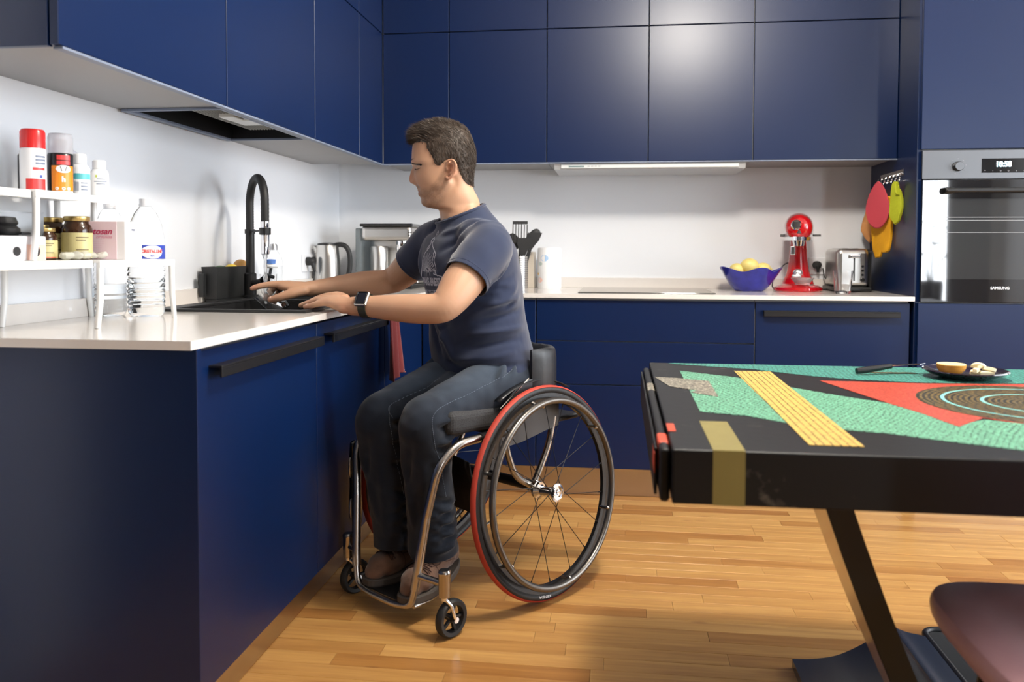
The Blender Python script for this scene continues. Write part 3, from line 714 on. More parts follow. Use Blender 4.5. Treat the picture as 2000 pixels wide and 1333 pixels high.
m = MB(); m.box(.03, .068, -1.465, -1.21, ZC, ZC+.012, .002); m.box(.022, .04, -1.50, -1.478, ZC+.02, ZC+.10, .003); m.build('foot', CD, t)
m = MB(); m.ball((.05, -1.24, ZC+.118), (.027, .03, .028), 0, 12)
tag(m.build('onion', mat('onion_skin', lin(214, 160, 90), .35, noise=((40, 40, 8), .25)), None), 'golden brown onion on top of the caddy, right of the tap hose', 'vegetable')
m = MB(); m.ball((.05, -1.315, ZC+.108), (.022, .038, .022), 0, 12)
tag(m.build('lemon', mat('lemon_skin', lin(232, 200, 60), .4, bump=((200, 200, 200), .3, .0006)), None), 'yellow lemon lying in the caddy, left of the tap hose', 'fruit')
m = MB(); m.ball((.05, -1.40, ZC+.108), (.018, .045, .018), 0, 12)
tag(m.build('courgette', mat('dark_green_skin', lin(52, 84, 50), .4), None), 'dark green vegetable lying at the left end of the caddy', 'vegetable')
# washing-up liquid / soap bottle, sponge glass and brush
c = (.10, -1.06, ZC); t = thing('soap_bottle', 'clear soap bottle with grey cap behind the tap spray head', 'bottle', c)
lathe_part('bottle', [(0, 0), (.032, 0), (.035, .004), (.035, .13), (.031, .15), (.018, .172), (.013, .177), (.013, .182), (0, .182)], c, PET, t)
lathe_part('soap', [(0, .004), (.031, .004), (.032, .06), (0, .06)], c, mat('pale_soap', lin(216, 220, 190), .2, trans=.5, ior=1.3), t)
lathe_part('cap', [(0, .180), (.015, .180), (.015, .196), (.012, .204), (0, .206)], c, mat('cap_silver', (.5, .5, .52, 1), .3, .8), t)
band('label', c, .035, VA-1.2, VA+1.0, .02, .12, mat('label_frost', lin(205, 208, 210), .4, alpha=.55), t)
c = (.115, -1.145, ZC); t = thing('tumbler', 'glass tumbler holding the washing-up brush behind the tap', 'glass', c)
lathe_part('glass', [(0, 0), (.026, 0), (.032, .09), (.0305, .09), (.025, .006), (0, .006)], c, GLASS, t)
t = thing('dish_brush', 'white and blue dish brush with dark handle standing in the tumbler', 'brush', c)
MB().tube([(.108, -1.15, ZC+.008), (.122, -1.135, ZC+.115)], [.0045, .006], 10).build('handle', BLKM, t)
m = MB(); m.lathe([(0, 0), (.022, 0), (.026, .006), (.024, .014), (0, .016)], (.122, -1.135, ZC+.112), 20); m.build('head', WHITEP, t)
m = MB(); m.lathe([(0, 0), (.019, 0), (.021, .016), (0, .018)], (.120, -1.138, ZC+.128), 20); m.build('bristles', mat('bristle_blue', lin(90, 130, 200), .7), t)

# plugs and sockets
def plate(name, lab, o, ux, w_, h_, parent=None):
    pass
t = thing('wall_socket', 'white double wall socket on the left wall by the kettle', 'socket', (0, -.43, .96))
MB().box(.0005, .009, -.52, -.36, .955, 1.035, .002).build('plate', WGLOSS, t)
for i, (y, lab) in enumerate(((-.478, 'black power plug in the left wall socket, nearer one'), (-.405, 'black power plug in the left wall socket, farther one'))):
    m = MB(); m.lathe([(0, 0), (.019, 0), (.0195, .012), (.016, .03), (.011, .036), (0, .036)], (.010, y, 1.003), 20, mx=Matrix.Rotation(pi/2, 4, 'Y'))
    m.tube([(.035, y, 1.0), (.042, y, .98), (.046, y+.004, .955)], [.0115, .010, .006], 12)
    t = thing('power_plug', lab, 'plug', (.01, y, .95)); m.build('plug', BLKR, t)
    pts = spline([(.046, y+.004, .957), (.044, y+.003, .93), (.035, y-.002, .895), (.028, y-.02, .879), (.027, y-.06, .8775)], 6); MB().tube(pts, .0032, 8).build('cable', BLKR, t)

# kettle
c = (.075, -.385, ZC); t = thing('kettle', 'brushed steel electric kettle with black handle in the corner', 'kettle', c)
ls = [(0, .018), (.060, .018), (.061, .03), (.056, .15), (.051, .198), (.048, .204), (0, .204)]
lathe_part('body', ls, c, STEEL, t, 48)
lathe_part('lid', [(0, .203), (.047, .203), (.045, .212), (.02, .216), (0, .216)], c, BLKM, t, 40); lathe_part('base', [(0, 0), (.058, 0), (.063, .006), (.060, .018), (0, .018)], c, BLKM, t, 40)
hd = V((.99, .13, 0)); P0 = V(c)
m = MB(); m.tube([tuple(P0+hd*x+V((0, 0, z))) for x, z in spline([(.03, .203), (.065, .207), (.09, .194), (.103, .16), (.105, .11), (.097, .065), (.08, .045), (.054, .048)], 5)], .0115, 12); m.build('handle', BLKR, t)
sp = V((-.95, -.3, 0)); m = MB(); m.tube([tuple(P0+sp*.042+V((0, 0, .175))), tuple(P0+sp*.055+V((0, 0, .192))), tuple(P0+sp*.062+V((0, 0, .198)))], [.02, .012, .007], 14); m.build('spout', STEEL, t)
gd = V((-.28, -.96, 0)).normalized(); m = MB(); pr = []
Mg = Matrix.Translation(P0+gd*.0555+V((0, 0, .098))) @ gd.to_track_quat('Z', 'Y').to_matrix().to_4x4()
m.box(-.0085, .0085, -.052, .052, -.006, .004, .008, mx=Mg, seg=3); m.build('water_gauge', mat('gauge_smoke', (.1, .11, .12, 1), .1, spec=.8), t)

# coffee machine
t = thing('coffee_machine', 'steel coffee machine with black top beside the kettle', 'coffee machine', (.33, -.25, ZC))
MB().box(.225, .475, -.36, -.10, ZC, ZC+.02, .004).build('base', BLKM, t)
MB().box(.245, .47, -.22, -.10, ZC+.02, ZC+.232, .006).build('back_body', STEEL, t)
m = MB(); m.box(.228, .472, -.36, -.10, ZC+.225, ZC+.298, .02, seg=4); m.build('head', STEEL, t)
MB().box(.222, .478, -.365, -.095, ZC+.292, ZC+.306, .006, seg=3).build('top_cover', BLKG, t)
MB().box(.196, .222, -.345, -.12, ZC+.004, ZC+.285, .006).build('water_tank', mat('smoky_plastic', (.45, .5, .52, 1), .08, trans=.7, ior=1.2), t)
m = MB(); m.lathe([(0, .0), (.04, 0), (.042, .004), (.042, .17), (.038, .178), (0, .178)], (.30, -.30, ZC+.022), 32); m.build('milk_can', STEEL, t)
m = MB(); m.lathe([(0, .158), (.025, .158), (.03, .17), (.03, .205), (0, .205)], (.41, -.29, ZC+.02), 28); m.box(.395, .425, -.31, -.27, ZC+.13, ZC+.18, .003); m.build('brew_group', CHROME, t)
m = MB(); m.box(.37, .45, -.35, -.24, ZC+.02, ZC+.03, .002); m.build('drip_tray', BLKM, t)
for k in range(2): MB().box(.455, .4735, -.362, -.356, ZC+.262-.012*k, ZC+.265-.012*k).build('slot', BLKM, t)
# food processor / second appliance half hidden by the head
c = (.565, -.17, ZC); t = thing('food_container', 'grey lidded canister behind the man\'s chin', 'canister', c)
lathe_part('body', [(0, 0), (.05, 0), (.056, .01), (.056, .25), (0, .25)], c, mat('grey_translucent', lin(170, 175, 180), .2, .2), t); lathe_part('lid', [(0, .25), (.059, .25), (.059, .268), (.056, .27), (0, .27)], c, mat('lid_grey', lin(110, 112, 115), .35), t)

# ================================================================== BACK RUN THINGS
c = (.955, -.19, ZC); t = thing('utensil_holder', 'perforated steel utensil holder behind the man', 'holder', c)
r = .043; n = 40; hh = .155
m = MB(); m.lathe([(0, 0), (r, 0), (r, hh), (r-.002, hh), (r-.002, .003), (0, .003)], c, 40); m.build('holder', STEEL, t)
m = MB()
for i in range(n//1):
    a = 2*pi*i/40
    for k in range(13):
        if sin(a) > .4: continue
        z = .018+.0105*k; q = V(c)+dirv(a)*(r+.0003)+V((0, 0, z)); u = V((-sin(a), cos(a), 0))*.0016; w_ = V((0, 0, .0016))
        m.add([q-u-w_, q+u-w_, q+u+w_, q-u+w_], [[0, 1, 2, 3]])
o = m.build('perforation', BLKM, t); o['kind'] = 'stuff'
def utensil(name, lab, base, tipd, L, build):
    t = thing(name, lab, 'utensil', c, group='kitchen utensils in the steel holder')
    b = V(base); d = V(tipd).normalized(); e = b+d*L
    MB().tube([tuple(b), tuple(e)], [.005, .0045], 8).build('handle', BLKR, t); build(t, e, d)
side = V((.99, .13, 0))
def slotted(t, e, d):
    m = MB(); u = side; q = d.cross(u).normalized()
    mx = Matrix.Translation(e) @ Matrix((u, q, d)).transposed().to_4x4()
    for i in range(6): m.box(-.036+.0135*i, -.0315+.0135*i, -.001, .001, .008, .088+.006*sin(i), 0, mx=mx)
    m.box(-.036, .036, -.001, .001, 0, .01, 0, mx=mx); m.box(-.036, .036, -.001, .001, .085, .1, .0008, mx=mx); m.build('slotted_head', BLKR, t)
def flat(t, e, d):
    m = MB(); u = side; q = d.cross(u).normalized(); mx = Matrix.Translation(e) @ Matrix((u, q, d)).transposed().to_4x4()
    m.prism([(-.012, 0), (.012, 0), (.034, .06), (.036, .085), (-.032, .085), (-.034, .06)], -.001, .0012, mx=mx @ Matrix.Rotation(pi/2, 4, 'X')); m.build('blade', BLKR, t)
def spoon(t, e, d):
    m = MB(); u = side; q = d.cross(u).normalized(); mx = Matrix((u, q, d)).transposed().to_4x4(); m.ball(tuple(e+d*.035), (.03, .008, .042), 0, 10, mx=mx.to_3x3().to_4x4()); m.build('bowl', BLKR, t)
b0 = (.955, -.19, ZC+.01)
utensil('slotted_turner', 'black slotted turner, tallest utensil in the steel holder', (.955, -.2, ZC+.01), (.02, 0, 1), .212, slotted)
utensil('spatula', 'broad black spatula leaning right out of the steel holder', (.945, -.19, ZC+.01), (.33, 0, 1), .185, flat)
utensil('pasta_server', 'black angled server in front of the slotted turner', (.95, -.205, ZC+.01), (.16, -.05, 1), .15, flat)
utensil('ladle', 'black ladle behind the slotted turner', (.96, -.175, ZC+.01), (.27, .05, 1), .21, spoon)
utensil('whisk', 'pale metal whisk at the left of the steel holder', (.95, -.18, ZC+.01), (-.12, .05, 1), .18, spoon)
# paper packs
t = tag(MB().box(.985, 1.02, -.12, -.03, ZC, ZC+.175, .002).build('paper_pack', [mat('beige_card', lin(214, 204, 190), .5)]), 'narrow beige pack right of the utensil holder', 'pack')
t = thing('kitchen_roll', 'white packet with pale blue print next to the hob', 'packet', (1.09, -.12, ZC))
MB().lathe([(0, 0), (.056, 0), (.058, .004), (.058, .19), (.054, .196), (0, .196)], (1.095, -.12, ZC), 40).build('roll', mat('paper_white', lin(246, 246, 247), .6), t)
cb_ = (1.095, -.12, ZC)
for a, z, s, mm in ((-.35, .145, .016, lin(170, 205, 240)), (-.75, .118, .009, lin(200, 215, 210)), (-.8, .04, .012, lin(250, 205, 190)), (-1.1, .07, .006, lin(240, 200, 110))):
    aa = -pi/2+a*1.0; vs = []
    for k in range(14):
        q = 2*pi*k/14; x = aa+s/.058*cos(q)*1.3; vs.append((cb_[0]+.0584*cos(x), cb_[1]+.0584*sin(x), cb_[2]+z+s*sin(q)))
    MB().add(vs, [list(range(14))]).build('print_spot', mat('spot%d' % int(z*1000), mm, .6), t)

# bowl with lemons
c = V((2.020, -.235, ZC)); t = thing('fruit_bowl', 'cobalt blue folded-edge glass bowl right of the hob', 'bowl', c)
def bowl_r(a, h): return (.062+.072*h**.75)*(1+.10*h*cos(5*a+.3))
m = MB(); vs = []; fs = []; n = 60; H = 9
for side_ in (0, 1):
    for i in range(H):
        h = i/(H-1)
        for k in range(n):
            a = 2*pi*k/n; rr = bowl_r(a, h)-(.0035 if side_ else 0); z = .1*h*(1+.10*h*cos(5*a+.3))+(.004 if side_ and i == 0 else 0)
            vs.append(c+V((rr*cos(a), rr*sin(a), z)))
for s_ in (0, 1):
    for i in range(H-1):
        for k in range(n):
            a, b = s_*H*n+i*n+k, s_*H*n+i*n+(k+1) % n; f = [a, b, b+n, a+n]; fs.append(f if not s_ else f[::-1])
for k in range(n): a, b = (H-1)*n+k, (H-1)*n+(k+1) % n; fs.append([a, b, b+H*n, a+H*n])
fs.append(list(range(n))[::-1]); fs.append([H*n+k for k in range(n)])
m.add(vs, fs, 0, True); m.build('bowl', mat('cobalt_glass', (.035, .04, .42, 1), .1, trans=.35, spec=.8, noise=((30, 30, 30), .5)), t)
lem = mat('lemon_skin', lin(232, 200, 60), .4); fruit = [(-.085+.03, .0, .098, .030, 'yellow lemon at the left of the blue bowl'), (.0, -.005, .115, .036, 'large yellow lemon on top in the middle of the blue bowl'), (.062, .01, .100, .031, 'pale yellow lemon at the right of the blue bowl'), (.01, .05, .095, .030, 'yellow lemon at the back of the blue bowl'), (-.02, -.03, .05, .035, 'lemon deep inside the blue bowl under the others')]
lm2 = mat('lemon_pale', lin(238, 216, 130), .4, bump=((200, 200, 200), .3, .0006), noise=((20, 20, 20), .15))
for dx, dy, dz, r, lb_ in fruit:
    m = MB(); m.ball(c+V((dx, dy, dz)), (r*1.15, r, r*.95), 0, 14); m.ball(c+V((dx+r*1.1, dy, dz)), r*.2, 0, 6)
    t = thing('lemon', lb_, 'fruit', c+V((dx, dy, dz-r)), group='lemons in the blue bowl'); m2 = MB(); m2.ball(c+V((dx, dy, dz)), (r*1.15, r, r*.95), 0, 14); m2.build('skin', lm2, t); m3 = MB(); m3.ball(c+V((dx+r*1.12, dy, dz)), r*.22, 0, 6); m3.build('stem_end', lm2, t)

# stand mixer, seen from the front
c = V((2.248, -.17, ZC)); t = thing('stand_mixer', 'red tilt-head stand mixer with chrome bands on the back worktop', 'mixer', c)
def ell(m, x, y, z, rx, ry, rz, n=18): m.ball(c+V((x, y, z)), (rx, ry, rz), 0, n)
m = MB(); pts = [(0, 0, 0), ]
m.lathe([(0, 0), (.105, 0), (.109, .006), (.107, .016), (.09, .026), (.055, .034), (0, .038)], tuple(c+V((0, -.03, 0))), 48); m.build('base', RED, t)
m = MB(); sec = [(.0, .075, .055), (.03, .065, .05), (.06, .052, .045), (.11, .044, .042), (.16, .04, .042), (.215, .037, .05), (.245, .04, .06)]
q = spline([(0, .02, z+.02, a, b) for z, a, b in sec], 4); P = [c+V((x[0], x[1]+.015, x[2])) for x in q]; vs, fs = loft_rings(P, [(x[3], x[4]) for x in q], 28, ref=(1, 0, 0)); m.add(vs, fs, 0, True); m.build('column', RED, t)
m = MB(); q = spline([(0, .13, .29, .018, .02), (0, .11, .29, .052, .048), (0, .05, .292, .064, .057), (0, -.03, .292, .064, .057), (0, -.11, .288, .061, .055), (0, -.155, .284, .053, .047), (0, -.175, .282, .026, .026)], 5)
P = [c+V(x[:3]) for x in q]; vs, fs = loft_rings(P, [(x[3], x[4]*1.12) for x in q], 32, ref=(1, 0, 0)); m.add(vs, fs, 0, True); m.build('motor_head', RED, t)
m = MB(); 
for zc, hh_ in ((.268, .0095), (.238, .0085)):
    pl = []
    for k in range(36):
        a = 2*pi*k/36; pl.append((.066*cos(a)*(1 if abs(cos(a)) < .95 else 1), -.02+.155*sin(a)))
    m.prism([(c.x+x, c.y+y) for x, y in pl], c.z+zc-hh_, c.z+zc+hh_, bv=.002)
m.build('trim_band', CHROME, t)
m = MB(); m.lathe([(0, .0), (.021, 0), (.023, .005), (.018, .012), (0, .014)], tuple(c+V((-.012, -.172, .298))), 24, mx=RXM); m.tube([tuple(c+V((.01, -.17, .298))), tuple(c+V((.035, -.175, .298)))], .004, 8); m.build('hub_cap', CHROME, t)
m = MB(); m.tube([tuple(c+V((-.080, -.04, .254))), tuple(c+V((-.06, -.04, .254)))], .006, 8); m.tube([tuple(c+V((.06, -.04, .254))), tuple(c+V((.095, -.04, .254)))], .0045, 8); m.build('lever', BLKM, t)
m = MB(); m.box(c.x-.034, c.x-.014, c.y-.048, c.y-.040, c.z+.165, c.z+.205, .002); m.build('badge', CHROME, t)
m = MB(); m.lathe([(0, .205), (.022, .205), (.028, .23), (0, .232)], tuple(c+V((0, -.11, 0))), 20); m.build('attachment_hub', CHROME, t)
m = MB(); m.lathe([(0, .032), (.03, .032), (.034, .04), (.052, .062), (.05, .062), (.03, .044), (0, .04)], tuple(c+V((.0, -.095, 0))), 32)
tag(m.build('glass_dish', mat('dish_glass', (.9, .92, .93, 1), .05, trans=.8, ior=1.3)), 'small clear glass dish standing on the mixer base', 'dish')
m = MB(); m.box(c.x-.05, c.x-.012, c.y-.135, c.y-.105, c.z+.063, c.z+.078, .006); m.ball(tuple(c+V((-.022, -.105, .085))), (.022, .018, .018), 0, 8); 
tag(m.build('beater_part', mat('cast_aluminium', (.75, .75, .76, 1), .3, .9)), 'pale metal mixer attachment lying in the glass dish', 'attachment')
pts = spline([tuple(c+V(p)) for p in ((-.03, .04, .13), (-.06, .03, .12), (-.10, .0, .07), (-.112, -.02, .02), (-.09, -.04, .004), (-.06, -.1, .004))], 6); MB().tube(pts, .0028, 8).build('cable', BLKR, t)
pts = spline([(2.36, -.03, .975), (2.37, -.04, .93), (2.40, -.06, .905), (2.395, -.08, .885), (2.36, -.1, .8765), (2.33, -.1, .8765)], 6); MB().tube(pts, .0028, 8).build('cable', BLKR, t)
t = thing('wall_socket', 'white double wall socket on the back wall between mixer and toaster', 'socket', (2.40, -.005, .94))
MB().box(2.33, 2.48, -.010, -.0005, .945, 1.025, .002).build('plate', WGLOSS, t)
m = MB(); m.lathe([(0, 0), (.018, 0), (.018, .003), (0, .003)], (2.445, -.0105, .985), 20, mx=RXM); m.build('outlet', mat('socket_shadow', lin(60, 60, 62), .5), t)
t = thing('power_plug', 'black power plug in the back wall socket right of the mixer', 'plug', (2.365, -.02, .95))
m = MB(); m.lathe([(0, 0), (.019, 0), (.018, .03), (0, .034)], (2.365, -.012, .99), 20, mx=RXM); m.tube([(2.365, -.04, .985), (2.366, -.042, .955)], [.01, .005], 10); m.build('plug', BLKR, t)

mx_t = bpy.data.objects['stand_mixer']; mx_t.rotation_euler.z = radians(-11)
# toaster (end-on)
t = thing('toaster', 'brushed steel toaster with black sides beside the tall unit', 'toaster', (2.47, -.2, ZC))
m = MB(); m.box(2.395, 2.535, -.27, -.04, ZC+.02, ZC+.195, .022, seg=4); m.build('body', STEEL, t)
m = MB(); m.box(2.388, 2.545, -.278, -.032, ZC+.004, ZC+.022, .005); m.build('base', BLKM, t)
m = MB(); m.box(2.533, 2.548, -.262, -.045, ZC+.02, ZC+.19, .012, seg=3); m.build('side_cover', BLKM, t)
m = MB(); m.box(2.466, 2.472, -.2715, -.268, ZC+.05, ZC+.155); m.build('lever_slot', BLKM, t)
m = MB(); m.box(2.448, 2.492, -.288, -.268, ZC+.152, ZC+.166, .004); m.build('lever', CHROME, t)
for k in range(3): m = MB(); m.lathe([(0, 0), (.0055, 0), (.0055, .003), (0, .0035)], (2.505, -.2695, ZC+.115-.019*k), 14, mx=RXM); m.build('button', BLKM, t)
m = MB(); m.lathe([(0, 0), (.0095, 0), (.0085, .01), (0, .0105)], (2.505, -.2695, ZC+.055), 18, mx=RXM); m.build('dial', BLKM, t)
for k in range(2): MB().box(2.425+.045*k, 2.445+.045*k, -.25, -.06, ZC+.193, ZC+.1958).build('bread_slot', BLKM, t)
c = (2.386, -.41, ZC)
tag(lathe_part('tumbler', [(0, 0), (.0305, 0), (.033, .004), (.0415, .099), (.040, .099), (.0375, .065), (.0355, .06), (.031, .012), (0, .012)], c, GLASS, None), 'clear glass tumbler standing in front of the toaster', 'glass')

# rail with oven gloves on the side of the tall unit
XS = 2.6101
t = thing('hook_rail', 'chrome hook rail on the side of the tall unit', 'rail', (XS-.01, -.32, 1.38))
MB().box(XS-.006, XS-.0005, -.475, -.165, 1.375, 1.40, .001).build('bar', CHROME, t)
for k in range(6):
    y = -.45+.052*k; m = MB(); m.tube(spline([(XS-.006, y, 1.385), (XS-.02, y, 1.378), (XS-.024, y, 1.362), (XS-.016, y, 1.354), (XS-.012, y, 1.362)], 4), .0028, 8); m.ball((XS-.012, y, 1.365), .004, 0, 6); m.build('hook', CHROME, t)
def hanging(name, lab, cat, outline, x, th, m_, bump=.003, group=None, rz=0):
    # outline in (y,z); a soft padded slab facing -X
    vs = []; bm = bmesh.new(); vv = [bm.verts.new((x, y, z)) for y, z in outline]; f = bm.faces.new(vv); bmesh.ops.triangulate(bm, faces=[f])
    bmesh.ops.subdivide_edges(bm, edges=bm.edges[:], cuts=3, use_grid_fill=True)
    r = bmesh.ops.solidify(bm, geom=bm.faces[:], thickness=th)
    mb = MB().bmadd(bm, 0, True)
    for i, v in enumerate(mb.v): mb.v[i] = v+V((noise.noise(v*22)*bump*2, noise.noise(v*15+V((5, 0, 0)))*bump, 0))
    mb2 = mb; o = mb2.build(name, m_); 
    s = o.modifiers.new('s', 'SUBSURF'); s.levels = 1; s.render_levels = 1
    o.rotation_euler.z = radians(rz)
    return tag(o, lab, cat, group)
ov = [(-.300+.064*cos(a)*(1-.30*max(0, sin(a))**1.5), 1.245+.092*sin(a)*(1 if sin(a) < 0 else 1.30)) for a in [2*pi*k/22 for k in range(22)]]
hanging('pot_holder', 'red oval silicone pot holder hanging in front on the rail', 'pot holder', ov, XS-.052, .006, mat('red_silicone', lin(196, 70, 82), .5, bump=((120, 120, 120), .2, .001)), .001, rz=32)
hanging('oven_glove', 'long yellow quilted glove hanging lowest behind the red pot holder', 'glove', [(-.34, 1.30), (-.20, 1.30), (-.19, 1.18), (-.215, 1.06), (-.23, 1.025), (-.262, 1.03), (-.275, 1.05), (-.31, 1.05), (-.335, 1.06), (-.345, 1.15)], XS-.036, .016, mat('yellow_cloth', lin(232, 168, 22), .8, bump=((90, 90, 90), .5, .003)), rz=16)
hanging('oven_glove', 'lime green glove at the right end of the rail', 'glove', [(-.455, 1.35), (-.42, 1.355), (-.41, 1.30), (-.405, 1.2), (-.43, 1.165), (-.455, 1.175), (-.475, 1.24), (-.472, 1.29), (-.455, 1.30)], XS-.026, .016, mat('lime_cloth', lin(178, 186, 34), .8, bump=((90, 90, 90), .4, .003)), rz=25)
hanging('oven_glove', 'orange and pink quilted glove at the left end of the rail', 'glove', [(-.195, 1.34), (-.15, 1.34), (-.12, 1.27), (-.08, 1.21), (-.07, 1.15), (-.10, 1.11), (-.13, 1.09), (-.145, 1.13), (-.165, 1.2)], XS-.046, .018, mat('orange_cloth', lin(226, 160, 96), .8, noise=((12, 12, 12), .25), bump=((90, 90, 90), .5, .003)), rz=18)
# red towel hanging off the worktop edge beside the man
m = MB(); vs = []; fs = []; NY, NZ = 22, 16
for i in range(NZ):
    z = .842-.26*i/(NZ-1); f_ = i/(NZ-1)
    for k in range(NY):
        u = k/(NY-1); y = -1.27+(.10+.05*f_)*u-.012*f_; x = .622+.010*sin(u*13+f_*1.2)*(.35+f_)+.006*f_
        vs.append((x, y, z+(.02*u if i == NZ-1 else 0)))
for i in range(NZ-1):
    for k in range(NY-1): a = i*NY+k; fs.append([a, a+1, a+NY+1, a+NY])
m.add(vs, fs, 0, True); o = m.build('towel', mat('brick_red_cloth', lin(128, 42, 42), .85, sheen=.3, bump=((400, 400, 400), .3, .001))); s = o.modifiers.new('s', 'SOLIDIFY'); s.thickness = .004
tag(o, 'brick red towel hanging at the front of the left run beside the man', 'towel')

# ================================================================== WHEELCHAIR
PHI = radians(234.38); CF = V((cos(PHI), sin(PHI), 0)); CL = V((-sin(PHI), cos(PHI), 0)); CO = V((1.0154, -1.5041, 0))
def W(f, l, z): return tuple(CO+CF*f+CL*l+V((0, 0, z)))
MC = Matrix((CF, CL, V((0, 0, 1)))).transposed().to_4x4(); MC.translation = CO     # local chair box -> world
chair = thing('wheelchair', 'active manual wheelchair with red-treaded tyres under the seated man', 'wheelchair', tuple(CO))
TREAD = mat('red_tread', lin(178, 58, 42), .65, bump=((600, 600, 600), .3, .0006)); TYRE = BLKR
RIMM = mat('black_rim', (.012, .012, .013, 1), .25); HRM = mat('handrim_grey', (.16, .145, .13, 1), .33, .9)
def circle(R, z=0, n=72, a0=0): return [(R*cos(2*pi*k/n+a0), R*sin(2*pi*k/n+a0), z) for k in range(n)]
def torus(m, R, r, z=0, n=72, k=10, arc=None):
    vs = []; fs = []; A = arc or (0, 2*pi); K = k if arc is None else k+1
    for i in range(n):
        a = 2*pi*i/n
        for j in range(K):
            t = A[0]+(A[1]-A[0])*j/k; q = R+r*cos(t); vs.append((q*cos(a), q*sin(a), z+r*sin(t)))
    for i in range(n):
        for j in range(k if arc else K):
            a = i*K+j; b = i*K+(j+1) % K; c_ = ((i+1) % n)*K+(j+1) % K; d = ((i+1) % n)*K+j
            if arc and j == k: continue
            fs.append([a, b, c_, d])
    return m.add(vs, fs, 0, True)
# wheel in its own frame: axle = local z, outward +z
def make_wheel():
    m = MB(); prof = [(.273, -.006), (.273, .006), (.285, .0085), (.2985, .0085), (.2985, -.0085), (.285, -.0085)]
    n = 72; vs = []; fs = []
    for i in range(n):
        a = 2*pi*i/n
        for r_, z_ in prof: vs.append((r_*cos(a), r_*sin(a), z_))
    for i in range(n):
        for j in range(6): fs.append([i*6+j, i*6+(j+1) % 6, ((i+1) % n)*6+(j+1) % 6, ((i+1) % n)*6+j])
    m.add(vs, fs, 0, False); w_ = m.build('rear_wheel', RIMM, None, False)
    torus(m := MB(), .3085, .0130); m.build('tyre', TYRE, w_, False)
    torus(m := MB(), .3086, .0137, arc=(-1.3, 1.0), k=10); m.build('tread', TREAD, w_, False, label='red tread band of the tyre')
    torus(m := MB(), .277, .0100, z=.038); m.build('hand_rim', HRM, w_, False)
    for k in range(6):
        a = radians(30+60*k); u = V((cos(a), sin(a), 0)); m = MB(); m.tube([tuple(u*.271+V((0, 0, .004))), tuple(u*.272+V((0, 0, .034)))], .0055, 8); m.ball(tuple(u*.268+V((0, 0, .036))), .0065, 0, 6)
        m.build('rim_clip', TITAN, w_, False)
    m = MB(); m.lathe([(0, -.046), (.022, -.046), (.027, -.042), (.028, -.034), (.014, -.022), (.0125, 0), (.013, .026), (.022, .033), (.027, .036), (.0275, .041), (.021, .043), (.020, .037), (.010, .037), (.009, .046), (0, .048)], (0, 0, 0), 36); m.build('hub', CHROME, w_, False)
    for k in range(18):
        a = 2*pi*k/18; s_ = 1 if k % 2 else -1; o_ = a+s_*.0+(1 if (k//2) % 2 else -1)*.75
        p0 = V((.024*cos(o_), .024*sin(o_), .037 if k % 2 else -.038)); p1 = V((.274*cos(a), .274*sin(a), .002*s_))
        m = MB(); m.tube([tuple(p0), tuple(p1)], .0012, 6); d = (p0-p1).normalized(); m.tube([tuple(p1), tuple(p1+d*.013)], .0022, 6); m.build('spoke', BLKM, w_, False)
    m = MB(); m.tube([(.274, 0, 0), (.245, 0, .002)], .0028, 8); m.build('valve', CHROME, w_, False)
    m = MB()
    vs, fs = text_polys('KENDA', .0135, .0004); out = []
    for v in vs:
        a = radians(72)-v.x/.305*1.2; rr = .3055+v.y*.8; out.append((rr*cos(a), rr*sin(a), .0133))
    m.add(out, fs); m.build('lettering', mat('pale_mark', lin(205, 208, 212), .3), w_, False)
    return w_
cam_ = .084
wl = make_wheel()
def place_wheel(w_, side, spin):
    n = CL*side*cos(cam_)+V((0, 0, 1))*sin(cam_)
    x = CF if side > 0 else -CF
    x = (x-n*x.dot(n)).normalized(); y = n.cross(x)
    B = Matrix((x, y, n)).transposed().to_4x4() @ Matrix.Rotation(spin, 4, 'Z'); B.translation = CO+CL*.25*side+V((0, 0, .321))
    w_.parent = chair; w_.matrix_basis = wmat(chair).inverted() @ B
place_wheel(wl, 1, radians(8))
wr = copy_tree(wl, chair); place_wheel(wr, -1, radians(20))
